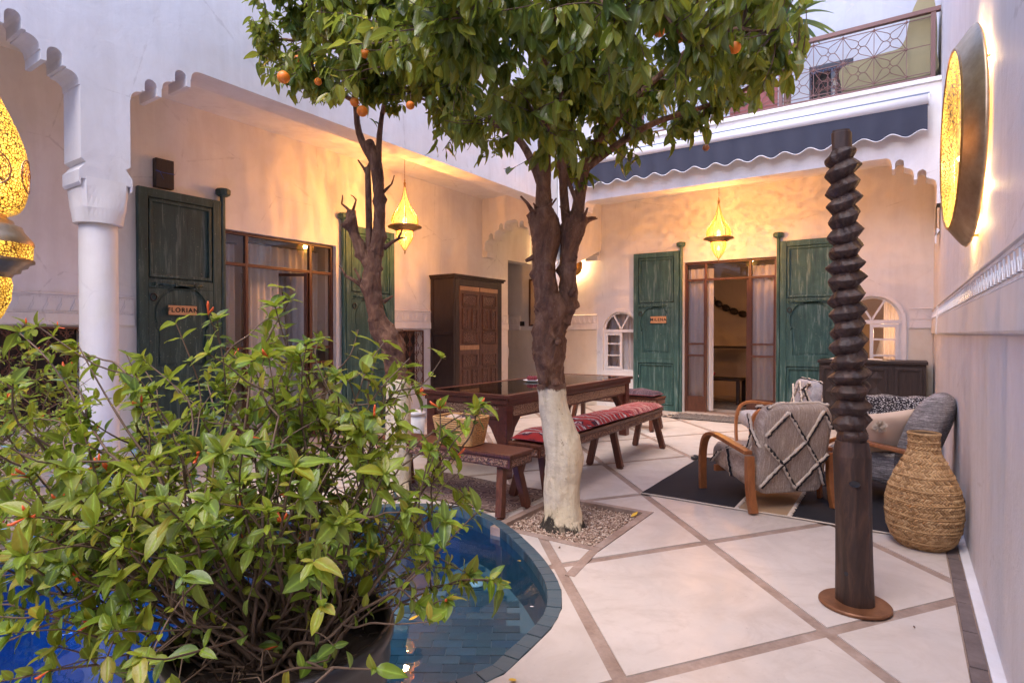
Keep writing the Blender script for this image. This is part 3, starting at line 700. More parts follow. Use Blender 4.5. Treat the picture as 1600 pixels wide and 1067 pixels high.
# mouldings: band + carved frieze. runs given as (plane, a0, a1)
def frieze(parent, plane, runs, zb=1.375, zt=1.645, s=1.0):
    m = MB(); r = MB()
    def P(a, z, out):
        return (XL+out, a, z) if plane == 'L' else ((a, YB-out, z) if plane == 'B' else (XR-out, a, z))
    def prism_strip(a0, a1, prof, mm):
        n = len(prof); vs = [P(a0, z, o_) for o_, z in prof]+[P(a1, z, o_) for o_, z in prof]
        mm.add(vs, [tuple(range(n)), tuple(range(2*n-1, n-1, -1))]+[(i, n+i, n+(i+1)%n, (i+1)%n) for i in range(n)])
    for a0, a1 in runs:
        zf = 1.475
        prism_strip(a0, a1, [(-.004,zb),(.022,zb),(.026,zb+.012),(.022,zf),(.014,zf+.004),(.014,zt-.012),(.024,zt-.008),(.024,zt),(-.004,zt+.012)], m)
        w = .098*s; n = int((a1-a0)/w); off = (a1-a0-n*w)/2
        if n < 1: continue
        for k in range(n):
            c = a0+off+(k+.5)*w; z0, z1 = zf+.028, zt-.035
            # stepped triangle of three raised leaves
            for q, (sc, hh) in enumerate(((1,.0),(.62,.004))):
                zm = z0+(z1-z0)*.0; b = w*.40*sc; top = z0+(z1-z0)*sc
                pts = [(c-b, z0), (c+b, z0), (c+b*.45, z0+(top-z0)*.5), (c+b*.2, z0+(top-z0)*.62), (c, top), (c-b*.2, z0+(top-z0)*.62), (c-b*.45, z0+(top-z0)*.5)]
                o0, o1 = .0135+hh, .020+hh; L = len(pts)
                r.add([P(a, z, o0) for a, z in pts]+[P(a, z, o1) for a, z in pts], [tuple(range(L, 2*L))]+[(i, (i+1)%L, L+(i+1)%L, L+i) for i in range(L)])
        nr = int((a1-a0)/(.022*s))
        for k in range(nr):
            c = a0+(k+.5)*(a1-a0)/nr
            for zz in (zf+.012, zt-.024):
                hw_ = .007*s; pts = [(c-hw_-.004, zz-.007), (c+hw_-.004, zz-.007), (c+hw_+.004, zz+.007), (c-hw_+.004, zz+.007)]
                r.add([P(a, z, .0135) for a, z in pts]+[P(a, z, .019) for a, z in pts], [(4,5,6,7),(0,1,5,4),(1,2,6,5),(2,3,7,6),(3,0,4,7)])
    obj('frieze_band', m, M['moulding_plaster'], parent, world=True)
    o = obj('frieze_relief', r, M['moulding_plaster'], parent, world=True, fixn=True); o['kind'] = 'stuff'
frieze(gl, 'L', [(-3.4, 2.54), (5.92, 6.69), (7.97, 8.80)])
frieze(gb, 'B', [(-8.9,-6.3), (-5.75,-4.62), (.06, XR-.003)])
frieze(rw, 'R', [(.2, 8.0), (8.3, YB-.03)], 1.30, 1.62, 1.25)
# cream dado panels slightly recessed look: thin skins on the wall below the band
m = MB().box(XL, XL+.006, -3.4, .86, .002, 1.37).box(XL, XL+.006, .86, 2.54, .002, .50).box(XL, XL+.006, 5.92, 6.69, .002, .50)
m.box(XL, XL+.006, 7.97, 8.80, .002, 1.37); obj('dado', m, M['moulding_plaster'], gl, world=True)
m = MB().box(-8.9, -4.63, YB-.006, YB, .002, 1.37).box(.052, XR-.003, YB-.006, YB, .002, 1.37); obj('dado', m, M['cream_tadelakt'], gb, world=True)
m = MB().box(XR-.003, XR, .2, 7.95, .01, 1.292); obj('dado', m, M['lilac_wall'], rw, world=True)
# interior rooms
def room_shell(name, label, x0, x1, y0, y1, zt, mat, skip):
    t = thing(name, label, 'room', ((x0+x1)/2, (y0+y1)/2, 0)); m = MB(); w = .1
    if skip != 'W': m.box(x0-w, x0, y0, y1, 0, zt)
    if skip != 'E': m.box(x1, x1+w, y0, y1, 0, zt)
    if skip != 'S': m.box(x0, x1, y0-w, y0, 0, zt)
    if skip != 'N': m.box(x0, x1, y1, y1+w, 0, zt)
    obj('walls', m, mat, t, world=True); obj('ceiling', MB().box(x0, x1, y0, y1, zt, zt+.1), mat, t, world=True)
    return t
room_shell('back_room', 'tan plastered room seen through the open back door', -4.7, .32, YB+.23, 12.6, 3.0, M['room_plaster'], 'S')
cw = thing('passage_wall', 'end wall of the corner passage beyond the side door', 'wall', (-8.95, 8, 0))
obj('wall', MB().box(-9.0, -8.9, 7.05, YB-.003, .003, ZC-.003).box(-8.899, XL-.225, 7.05, 7.15, .003, ZC-.003), M['gallery_plaster'], cw, world=True)
room_shell('left_room', 'dim room behind the glazed door on the left', -9.2, XL-.23, 2.4, 7.0, 3.0, M['room_plaster'], 'E')
# upper storey behind the terrace
uw = thing('upper_wall', 'pale wall of the upper storey behind the terrace balcony', 'wall', (-2, 10.2, 4))
WGX = (-1.26,-.66,4.95,5.48)
obj('wall', MB().plate([(XF,4.0),(XR,4.0),(XR,9.5),(XF,9.5)], [rect(*WGX)], (0,10.4,0), (1,0,0), (0,0,1), .2), M['pale_blue_wall'], uw, world=True)
# ------------------------------------------------------------------ doors, shutters, windows
def keyhole(cx, w, z0, zs, n=12):
    """horseshoe arch outline with pointed top, shoulders at zs"""
    P = [(cx-w*.86, z0), (cx+w*.86, z0), (cx+w*.86, zs-.16), (cx+w*.98, zs-.13), (cx+w*.88, zs-.09)]
    for i in range(n+1):
        a = -.28+(PI/2+.28)*i/n; P.append((cx+w*math.cos(a), zs+w*1.04*math.sin(a)))
    Q = [(2*cx-x, z) for x, z in P[2:-1]][::-1]
    return P+Q
def shutter(label, loc, rz, width, height, paint, bolt_side=1, cap='right'):
    t = thing('door_shutter', label, 'shutter', loc, rz)     # local x along the wall, -y towards the courtyard
    w, h = width, height
    obj('panel', MB().box(.03, w-.03, -.020, .0, .03, h-.03), paint, t)
    zm = h*.665                                             # middle rail height
    o = MB(); fr = [rect(0,.085,0,h), rect(w-.085,w,0,h)]
    for r in fr: pass
    o.box(0,.085,-.05,.004,0,h).box(w-.085,w,-.05,.004,0,h)
    obj('stile', MB().box(0,.085,-.05,.004,0,h), paint, t, bevel=.005); obj('stile', MB().box(w-.085,w,-.05,.004,0,h), paint, t, bevel=.005)
    for z0, z1 in ((0,.09), (h*.30,h*.30+.075), (zm-.05,zm+.035), (h-.085,h)):
        obj('rail', MB().box(.086, w-.086, -.047, .003, z0, z1), paint, t, bevel=.005)
    # raised mouldings round upper panel
    def ring(a0, a1, b0, b1, d, s): 
        return MB().plate(rect(a0,a1,b0,b1), [rect(a0+s,a1-s,b0+s,b1-s)], (0,-.0205,0), (1,0,0), (0,0,1), d)
    obj('moulding', ring(.10,w-.10,zm+.055,h-.10,.024,.028), paint, t, bevel=.004)
    obj('moulding', ring(.10,w-.10,.105,h*.30-.015,.022,.026), paint, t, bevel=.004)
    cx = w/2; ky = keyhole(cx, w*.34, h*.30+.17, zm-.30)
    obj('arch_surround', MB().plate(rect(.087,w-.087,h*.30+.077,zm-.052), [ky], (0,-.021,0), (1,0,0), (0,0,1), .026), paint, t, bevel=.006)
    ky2 = keyhole(cx, w*.34-.03, h*.30+.20, zm-.305)
    obj('arch_panel', MB().plate(ky2, [], (0,-.021,0), (1,0,0), (0,0,1), .006), paint, t, bevel=.003)
    obj('moulding', MB().box(.13, w-.13, -.040, -.021, h*.30+.10, h*.30+.145), paint, t, bevel=.005)
    b = obj('bolt', MB().tube([(.11,-.062,zm-.012),(w-.20,-.062,zm-.012)], .010, 8), paint, t, smooth=True)
    m = MB()
    for x in (.15, w*.42, w*.66): m.box(x-.012, x+.012, -.078, -.046, zm-.028, zm+.004)
    obj('bolt_bracket', m, paint, b)
    m = MB(); m.tube([(.13+math.cos(a)*.028, -.055-.0, zm-.14+math.sin(a)*.034) for a in np.linspace(0, 2*PI, 17)], .006, 6)
    obj('ring_handle', m, M['iron_black'], t, smooth=True)
    xs = w+.03 if cap == 'right' else -.03
    p = obj('pivot_post', MB().tube([(xs,-.03,0),(xs,-.03,h+.06)], .026, 10), paint, t)
    obj('pivot_cap', MB().lathe([(.045,h+.055),(.075,h+.075),(.078,h+.12),(.06,h+.135)], (xs,-.04,0), 8), paint, p)
    return t
# left pair (plane X=XL; local x -> +y, local -y -> +x : rotation +90deg)
sF1 = shutter('dark green shutter on the far left with the FLORIAN plate', (XL+.015, 2.56, 0), PI/2, .80, 2.70, M['dark_green_paint'], cap='right')
sF2 = shutter('green shutter behind the pruned tree, right of the left glazed door', (XL+.015, 5.02, 0), PI/2, .86, 2.72, M['green_paint'], cap='left')
sM1 = shutter('green shutter on the back wall carrying the small plate, left of the open door', (-3.905, YB-.012, 0), 0, .80, 2.685, M['green_paint'], cap='right')
sM2 = shutter('green shutter on the back wall between open door and carved post', (-1.555, YB-.012, 0), 0, .84, 2.70, M['green_paint'], cap='left')
def sign(label, text, loc, rz, w, h, size):
    t = thing('name_plate', label, 'name plate', loc, rz)
    obj('plate', MB().box(-w/2, w/2, -.012, 0, -h/2, h/2), M['sign_plate'], t, bevel=.002)
    c = bpy.data.curves.new('txt', 'FONT'); c.body = text; c.size = size; c.align_x = 'CENTER'; c.align_y = 'CENTER'; c.extrude = .0015; c.space_character = 1.25; c.offset = .0016
    o = bpy.data.objects.new('tmp', c); COL.objects.link(o); dg = bpy.context.evaluated_depsgraph_get(); me = bpy.data.meshes.new_from_object(o.evaluated_get(dg))
    bpy.data.objects.remove(o); me.materials.clear(); me.materials.append(M['sign_letter'])
    l = bpy.data.objects.new('lettering', me); COL.objects.link(l); l.parent = t; l.location = (0,-.0135,0); l.rotation_euler = (PI/2,0,0)
    m = MB(); 
    for x in (-w/2+.012, w/2-.012): m.lathe([(.004,0),(.004,.002)], (x,0,0), 8)
    return t
sign('small wooden name plate reading FLORIAN on the dark green shutter', 'FLORIAN', (XL+.062, 2.96, 1.535), PI/2, .275, .092, .062)
sign('small wooden name plate reading MILENA on the green back shutter', 'MILENA', (-3.455, YB-.058, 1.54), 0, .275, .115, .068)
bl = thing('wooden_block', 'dark wooden block tied with blue string above the far left shutter', 'wooden block', (XL+.04, 2.80, 2.72))
obj('block', MB().box(-.035,.035,-.085,.085,0,.28), M['dark_wood'], bl, bevel=.008)
m = MB().tube([(.037,-.09,.15),(.04,0,.145),(.037,.09,.15)], .0022, 5).tube([(.038,-.05,.15),(.045,-.02,.08)], .002, 5).tube([(.038,-.05,.15),(.045,-.09,.16)], .002, 5)
obj('string', m, M['blue_string'], bl)
# glazed metal doors.  local x along wall, y into the room, z up
def glazed_door(label, loc, rz, W_, H, xm1, xm2, zt, left_leaf, right_leaf, open_side, open_ang, bars):
    t = thing('glazed_door', label, 'door', loc, rz); fm = M['door_frame_red']; b = .035
    m = MB().box(0, b, 0, .05, 0, H).box(W_-b, W_, 0, .05, 0, H).box(b, W_-b, 0, .05, H-b, H)
    m.box(xm1-b/2, xm1+b/2, .001, .049, 0, H-b).box(xm2-b/2, xm2+b/2, .001, .049, 0, H-b)
    m.box(b, xm1-b/2, .002, .048, zt-b/2, zt+b/2).box(xm1+b/2, xm2-b/2, .002, .048, zt-b/2, zt+b/2).box(xm2+b/2, W_-b, .002, .048, zt-b/2, zt+b/2)
    obj('frame', m, fm, t, bevel=.003)
    for x0, x1 in ((b, xm1-b/2), (xm1+b/2, xm2-b/2), (xm2+b/2, W_-b)):
        obj('pane', MB().box(x0, x1, .022, .026, zt+b/2, H-b), M['pane_glass'], t)
    def side(x0, x1, par, nm):
        m = MB()
        for z0, z1 in bars: m.box(x0, x1, .012, .038, z0, z1)
        m.box(x0, x0+.014, .011, .039, 0, zt-b/2).box(x1-.014, x1, .011, .039, 0, zt-b/2)
        l = obj(nm, m, fm, par, bevel=.002)
        zz = sorted([z for p in bars for z in p])+[zt-b/2]
        for z0, z1 in zip(zz[1::2], zz[2::2]): obj('pane', MB().box(x0+.014, x1-.014, .022, .026, z0, z1), M['pane_glass'], l)
        return l
    side(b, xm1-b/2, t, 'side_leaf'); side(xm2+b/2, W_-b, t, 'side_leaf')
    if open_side:
        w = (xm2-xm1-b); l = MB(); l.box(0, .04, 0, .04, .01, zt-b/2-.005).box(w-.04, w, 0, .04, .01, zt-b/2-.005)
        for z0, z1 in bars+[(zt-b/2-.05, zt-b/2-.006)]: l.box(.04, w-.04, .003, .037, z0+.01, z1)
        lf = obj('open_leaf', l, fm, t, bevel=.002)
        zz = sorted([z for p in bars for z in p])+[zt-b/2-.05]
        for z0, z1 in zip(zz[1::2], zz[2::2]): obj('pane', MB().box(.04, w-.04, .018, .022, z0, z1), M['pane_glass'], lf)
        obj('handle', MB().tube([(w-.02,-.02,1.02),(w-.02,-.06,1.02),(w-.13,-.06,1.02)], .009, 8), M['iron_black'], lf, smooth=True)
        if open_side == 'right': lf.location = (xm2-b/2, .03, 0); lf.rotation_euler = (0,0,PI-open_ang)
        else: lf.location = (xm1+b/2, .03, 0); lf.rotation_euler = (0,0,open_ang)
    obj('threshold', MB().box(-.0, W_, .0, .2, -.02, .012), M['joint_stone'], t)
    return t
bars = [(0,.27), (.93,.96), (1.12,1.15)]
glazed_door('open red-brown glazed door in the middle of the back wall', (BX0, YB+.06, 0), 0, BX1-BX0, BZ, .34, 1.03, 2.19, 1, 1, 'right', 1.45, bars)
glazed_door('large red-brown glazed door on the left wall with one leaf ajar inwards', (XL-.06, DY0, 0), PI/2, DY1-DY0, DZ, .325, 1.17, 2.07, 1, 1, 'right', .95, bars)
# curtains
def curtain(name, label, p0, p1, z0, z1, folds, depth, taper=None, group=None):
    p0 = np.array(p0, float); p1 = np.array(p1, float); d = p1-p0; L = np.linalg.norm(d); d = d/L; nrm = np.array([-d[1], d[0]]); ph = random.random()*6
    t = thing(name, label, 'curtain', (p0[0], p0[1], z0), group=group)
    def fn(u, v):
        z = z0+(z1-z0)*v; uu = u
        if taper: uu = u*(taper+(1-taper)*abs(v-.35)**.7 if v > .35 else taper+.0)
        o = math.sin(u*folds*2*PI+ph+.6*math.sin(v*3))*depth*(1-.3*v)+math.sin(u*folds*4.7+v*2)*depth*.3
        q = p0+d*L*uu+nrm*o; return (q[0], q[1], z)
    obj('cloth', MB().grid(fn, 64, 14), M['sheer'], t, smooth=True, world=True, fixn=False)
    obj('rod', MB().bar((p0[0]-.03,p0[1],z1+.01), (p1[0]+.03,p1[1],z1+.01), .02, .02), M['iron_black'], t, world=True)
    return t
curtain('curtain', 'white curtain behind the left glazed side of the open back door', (BX0+.03, YB+.15), (BX0+.44, YB+.15), .03, 2.38, 4, .022)
curtain('curtain', 'white curtain behind the right glazed side of the open back door', (BX1-.44, YB+.15), (BX1-.03, YB+.15), .03, 2.38, 4, .022)
curtain('curtain', 'narrow white curtain at the left side of the large left glazed door', (XL-.20, DY0+.02), (XL-.20, DY0+.27), .03, 2.30, 4, .03)
curtain('curtain', 'wide gathered white curtain behind the right side of the left glazed door', (XL-.34, DY1-.03), (XL-.34, DY0+.50), .03, 2.36, 11, .035)
# arched windows
def arched_window(label, cx, hw_, z0, zs, leafside, y=YB):
    t = thing('arched_window', label, 'window', (cx, y, z0)); fm = M['white_paint']
    def arc(r0, zz=0, n=18): return [(r0*math.cos(PI*i/n), r0*math.sin(PI*i/n)+zz) for i in range(n+1)]
    zs_ = zs-z0
    outer_ = [(-hw_-.055,-.075),(hw_+.055,-.075)]+arc(hw_+.055, zs_); inner_ = [(-hw_,0),(hw_,0)]+arc(hw_, zs_)
    obj('casing', MB().plate(outer_, [inner_], (0,-.002,0), (1,0,0), (0,0,1), .022), M['moulding_plaster'], t, bevel=.004)
    in2 = [(-hw_+.03,.03),(hw_-.03,.03)]+arc(hw_-.03, zs_)
    f = obj('frame', MB().plate([(x, z) for x, z in inner_], [in2], (0,.06,0), (1,0,0), (0,0,1), .03), fm, t, bevel=.002)
    obj('transom', MB().box(-hw_+.001, hw_-.001, .018, .058, zs_-.035, zs_+.02), fm, t, bevel=.003)
    for a in (62, 118):
        c, s_ = math.cos(math.radians(a)), math.sin(math.radians(a))
        obj('glazing_bar', MB().bar((0,.040,zs_+.02), (c*(hw_-.015),.040,zs_+s_*(hw_-.015)), .028, .028, (0,1,0)), fm, t, bevel=.002)
    # casement leaf
    x0, x1 = (-hw_+.03, .02) if leafside == 'left' else (-.02, hw_-.03)
    zz = [.03, zs_-.04]; H = zz[1]-zz[0]
    l = MB().box(x0, x0+.045, .02, .05, zz[0], zz[1]).box(x1-.045, x1, .02, .05, zz[0], zz[1]).box(x0+.045, x1-.045, .021, .049, zz[0], zz[0]+.05).box(x0+.045, x1-.045, .021, .049, zz[1]-.045, zz[1])
    l.box(x0+.045, x1-.045, .021, .049, zz[0]+H*.36, zz[0]+H*.36+.025).box(x0+.045, x1-.045, .021, .049, zz[0]+H*.68, zz[0]+H*.68+.025)
    cl = obj('casement', l, fm, t, bevel=.003)
    obj('pane', MB().box(x0+.045, x1-.045, .034, .037, zz[0]+.05, zz[1]-.045), M['pane_glass'], cl)
    obj('pane', MB().plate([(x*.97, z) for x, z in arc(hw_-.03, zs_+.02)], [], (0,.045,0), (1,0,0), (0,0,1), .003), M['pane_glass'], t)
    obj('sill', MB().box(-hw_-.05, hw_+.05, -.045, -.003, -.09, -.055), M['moulding_plaster'], t, bevel=.005)
    return t
arched_window('white arched window half hidden behind the left back shutter', WLc, .33, .64, 1.36, 'left')
arched_window('white arched window with orange-lit room behind, right of the carved post', WRc, .355, .70, 1.475, 'right')
curtain('curtain', 'pale curtain hanging inside the left arched window', (WLc-.31, YB+.17), (WLc+.28, YB+.17), .66, 1.80, 5, .03)
curtain('curtain', 'drawn back curtain at the right edge of the right arched window', (WRc+.14, YB+.20), (WRc+.36, YB+.20), .62, 1.90, 4, .025)
ls = thing('table_lamp', 'small lamp with pale cone shade glowing inside the right window', 'lamp', (-.24, 10.35, .55))
obj('shade', MB().lathe([(.12,.42),(.055,.66)], seg=24, capb=False, capt=False), M['bulb_lampshade'], ls, smooth=True, fixn=False)
obj('stem', MB().lathe([(.06,0),(.06,.02),(.012,.03),(.012,.5)], seg=12), M['dark_wood'], ls)
obj('lit_bulb', MB().lathe([(.0,.47),(.03,.50),(.0,.55)], seg=10), M['bulb'], ls)
ll = bpy.data.lights.new('lamp_light', 'POINT'); ll.energy = 6; ll.color = (1,.56,.30); ll.shadow_soft_size = .05
lo = bpy.data.objects.new('lamp_light', ll); COL.objects.link(lo); lo.parent = ls; lo.location = (0,0,.75)
st = thing('side_table', 'dark side table under the lamp inside the right window', 'table', (-.24, 10.35, 0))
obj('top', MB().box(-.25,.25,-.2,.2,.51,.55), M['dark_wood'], st)
for sx in (-.22,.22):
    for sy in (-.17,.17): obj('leg', MB().box(sx-.02,sx+.02,sy-.02,sy+.02,0,.509), M['dark_wood'], st)
# iron grilles
def scroll(c, r, a0, turns, ux, uz, flip=1, n=22):
    P = []
    for i in range(n+1):
        t = i/n; a = a0+flip*turns*2*PI*t; rr = r*(1-.78*t); P.append(Vector(c)+Vector(ux)*rr*math.cos(a)+Vector(uz)*rr*math.sin(a))
    return P
def grille(label, plane, a0, a1, z0, z1, mat, cat='window grille', off=.03, cols=None, diamonds=True, frame=.018, rod=.0045):
    base = {'L': (XL+off, (a0+a1)/2, z0), 'U': ((a0+a1)/2, 10.36, z0)}[plane]
    t = thing('window_grille', label, cat, base)
    ux = (0,1,0) if plane == 'L' else (1,0,0); nx = (1,0,0) if plane == 'L' else (0,-1,0)
    def P(a, z, o=0): return Vector(ux)*(a-(a0+a1)/2)+Vector(nx)*o+Vector((0,0,z-z0))
    m = MB()
    for p, q in (((a0,z0),(a1,z0)),((a0,z1),(a1,z1)),((a0,z0),(a0,z1)),((a1,z0),(a1,z1))): m.bar(P(*p), P(*q), frame, frame)
    obj('frame', m, mat, t)
    cols = cols or max(2, int((a1-a0)/.13)); rows = max(2, int((z1-z0)/.2)); cw = (a1-a0)/cols; rh = (z1-z0)/rows
    for i in range(1, cols): obj('bar', MB().tube([P(a0+cw*i,z0), P(a0+cw*i,z1)], rod*1.2, 6), mat, t)
    m = MB()
    for i in range(cols):
        for j in range(rows):
            ca, cz = a0+cw*(i+.5), z0+rh*(j+.5)
            for sx in (-1,1):
                for sz in (-1,1):
                    c = P(ca+sx*cw*.24, cz+sz*rh*.28, .002); m.tube(scroll(c, cw*.22, -sz*PI/2, 1.15, ux, (0,0,1), sx*sz), rod*.8, 5, caps=False)
            if diamonds:
                m.tube([P(ca-cw/2,cz), P(ca,cz+rh/2)], rod*.8, 5); m.tube([P(ca,cz+rh/2), P(ca+cw/2,cz)], rod*.8, 5)
                m.tube([P(ca-cw/2,cz), P(ca,cz-rh/2)], rod*.8, 5); m.tube([P(ca,cz-rh/2), P(ca+cw/2,cz)], rod*.8, 5)
    o = obj('scrollwork', m, mat, t, fixn=False, smooth=True); o['kind'] = 'stuff'
    return t
def wall_frame(name, label, a0, a1, z0, z1):
    t = thing(name, label, 'window', (XL, (a0+a1)/2, z0)); b = .06
    m = MB().plate(rect(a0-b,a1+b,z0-b,z1+.0), [rect(a0,a1,z0,z1-.004)], (XL+.0,0,0), (0,1,0), (0,0,1), .02); obj('frame', m, M['white_paint'], t, world=True)
    obj('shutter_board', MB().box(XL-.16, XL-.14, a0, a1, z0, z1), M['dark_wood'], t, world=True)
wall_frame('grilled_window', 'dark window recess behind the iron grille left of the column', *G1)
wall_frame('grilled_window', 'dark window recess behind the small iron grille left of the wardrobe', *G2)
grille('brown scrolled iron grille over the window left of the column', 'L', G1[0], G1[1], G1[2], G1[3], M['iron_brown'])
grille('dark scrolled iron grille between pruned tree and wardrobe', 'L', G2[0], G2[1], G2[2], G2[3], M['iron_brown'], cols=4)
wt = thing('upper_window', 'dark upstairs window in the pale wall behind the balcony', 'window', ((WGX[0]+WGX[1])/2, 10.5, WGX[2]))
obj('shutter', MB().box(WGX[0],WGX[0]+.27,10.5,10.53,WGX[2],WGX[3]).box(WGX[0]+.36,WGX[1],10.5,10.53,WGX[2],WGX[3]), M['iron_black'], wt, world=True)
obj('backing', MB().box(WGX[0]-.1,WGX[1]+.1,10.602,10.62,WGX[2]-.1,WGX[3]+.1), M['lilac_wall'], wt, world=True)
grille('scrolled iron grille on the upstairs window behind the balcony railing', 'U', WGX[0], WGX[1], WGX[2], WGX[3], M['iron_red'], cols=5, rod=.006)
# ------------------------------------------------------------------ wardrobe
wd = thing('wardrobe', 'tall dark carved wooden wardrobe standing against the left gallery wall', 'wardrobe', (XL+.012, 6.70, 0))
Wd, Ww, Wh = .46, 1.24, 2.17      # depth (x), width (y), height
obj('side_panel', MB().box(0,Wd,0,.03,.02,Wh), M['wardrobe_dark'], wd, bevel=.004); obj('side_panel', MB().box(0,Wd,Ww-.03,Ww,.02,Wh), M['wardrobe_dark'], wd, bevel=.004)
obj('side_moulding', MB().box(.02,Wd-.02,-.012,-.001,1.28,1.33).box(.02,Wd-.02,-.012,-.001,.45,.50).box(.0,.05,-.012,-.001,.02,Wh-.01).box(Wd-.05,Wd,-.012,-.001,.02,Wh-.01), M['wardrobe_dark'], wd, bevel=.003)
obj('back_panel', MB().box(0,.02,.031,Ww-.031,.02,Wh), M['wardrobe_dark'], wd)
obj('cornice', MB().box(-.0,Wd+.05,-.05,Ww+.05,Wh,Wh+.03).box(0,Wd+.03,-.03,Ww+.03,Wh-.03,Wh-.001), M['wardrobe_dark'], wd, bevel=.008)
m = MB().box(Wd-.03,Wd+.004,.031,.115,.02,Wh-.031).box(Wd-.03,Wd+.004,Ww-.115,Ww-.031,.02,Wh-.031).box(Wd-.03,Wd+.004,.116,Ww-.116,Wh-.13,Wh-.031).box(Wd-.03,Wd+.004,.116,Ww-.116,.02,.09)
obj('face_frame', m, M['wardrobe_dark'], wd, bevel=.003)
for k in (0, 1):
    y0 = .12+k*.503; y1 = y0+.497; z0, z1 = .095, Wh-.135; zmid = 1.09
    d = obj('door', MB().box(Wd-.025, Wd+.006, y0, y1, z0, z1), M['wardrobe_wood'], wd, bevel=.003)
    obj('rail', MB().box(Wd+.006, Wd+.013, y0+.01, y1-.01, z1-.07, z1-.005), M['light_wood'], d, bevel=.003)
    obj('rail', MB().box(Wd+.006, Wd+.013, y0+.01, y1-.01, zmid-.035, zmid+.035), M['light_wood'] if k == 0 else M['wardrobe_wood'], d, bevel=.003)
    def pan(a0, a1, b0, b1):
        obj('carved_panel', MB().box(Wd+.0065, Wd+.016, a0, a1, b0, b1), M['carved_panel'], d, bevel=.004)
        obj('panel_frame', MB().plate(rect(a0-.018,a1+.018,b0-.018,b1+.018), [rect(a0-.002,a1+.002,b0-.002,b1+.002)], (Wd+.0065,0,0), (0,1,0), (0,0,1), .022), M['wardrobe_wood'], d, bevel=.003)
    c = (y0+y1)/2
    for zb, s in ((z1-.29, 1), (zmid+.08, 1), (zmid-.28, 1)): pan(c-.165, c+.165, zb, zb+.155)
    for cc in (c-.115, c+.115):
        pan(cc-.05, cc+.05, zmid+.30, z1-.36); pan(cc-.05, cc+.05, z0+.12, zmid-.36)
for sy in (.05, Ww-.05): obj('foot', MB().box(.02,.1,sy-.04,sy+.04,0,.019).box(Wd-.1,Wd-.02,sy-.04,sy+.04,0,.019), M['wardrobe_dark'], wd)
# corner opening: door edge, picture, switch, cloth on door handle
od = thing('side_door', 'narrow edge of a dark door standing open at the corner passage', 'door', (XL-.23, 8.86, 0))
lf = obj('leaf', MB().box(-.75,0,-.02,.02,0,2.6), M['dark_wood'], od, bevel=.003)
obj('door_jamb', MB().box(.01,.20,-.05,-.005,0,2.64), M['wardrobe_wood'], od)
obj('handle', MB().tube([(-.02,.02,1.02),(.02,.06,1.02),(.10,.06,1.02)], .008, 8), M['iron_black'], lf)
tt = thing('door_tassel', 'pale crumpled cloth hanging on the handle of the corner door', 'cloth', (XL-.10, 8.93, .98))
m = MB()
for k in range(9):
    a = random.random()*6; r = random.uniform(.02,.05); m.tube([(0,0,.09),(r*math.cos(a)*.7,r*math.sin(a)*.7,.03),(r*math.cos(a),r*math.sin(a),-.04-random.random()*.1)], [.012,.018,.01], 6, jit=.2)
obj('folds', m, M['white_cloth'], tt, smooth=True)
pf = thing('picture_frame', 'picture in a thin brown wooden frame beside the tree trunk', 'picture', (-5.88, YB-.01, 1.45))
obj('frame', MB().plate(rect(-.20,.20,0,.92), [rect(-.165,.165,.035,.885)], (0,0,0), (1,0,0), (0,0,1), .028), M['wardrobe_wood'], pf, bevel=.003)
obj('picture', MB().box(-.164,.164,-.012,-.004,.036,.884), M['picture_fill'], pf)
sc_ = thing('wall_switch', 'black switch plate on the back wall inside the corner passage', 'switch', (-6.26, YB-.001, 1.50))
obj('plate', MB().box(-.06,.06,-.012,0,-.045,.045), M['black_plastic'], sc_, bevel=.003)
obj('toggle', MB().box(-.02,.02,-.018,-.012,-.02,.02), M['black_plastic'], sc_)
# ------------------------------------------------------------------ awning
aw = thing('awning', 'rolled dark blue awning with white housing and scalloped white hem', 'awning', (-2, YF, 3.5))
obj('housing', MB().tube([(-4.3,YF-.16,3.865),(.205,YF-.16,3.865)], .062, 14), M['white_metal'], aw, smooth=True, world=True)
obj('end_cap', MB().tube([(.205,YF-.16,3.865),(.215,YF-.16,3.865)], .066, 14), M['white_metal'], aw, world=True)
m = MB()
for x in (.16, -1.9, -4.1): m.box(x-.02, x+.02, YF-.15, YF-.002, 3.83, 3.90)
obj('bracket', m, M['white_metal'], aw, world=True)
NS = 16.2
def hem(u): return -4.3+4.5*u, 3.515+.028*math.cos(u*NS*2*PI)
def fn(u, v):
    x, zb = hem(u); z = zb+(3.81-zb)*v; return (x, YF-.17-.012*math.sin(u*NS*2*PI)*(1-v)-.02*v, z)
cl = obj('valance', MB().grid(fn, 330, 5), M['awning_cloth'], aw, smooth=True, world=True, fixn=False)
obj('piping', MB().tube([(hem(i/330)[0], YF-.17-.012*math.sin(i/330*NS*2*PI), hem(i/330)[1]) for i in range(331)], .006, 6), M['piping_white'], aw, smooth=True, world=True)
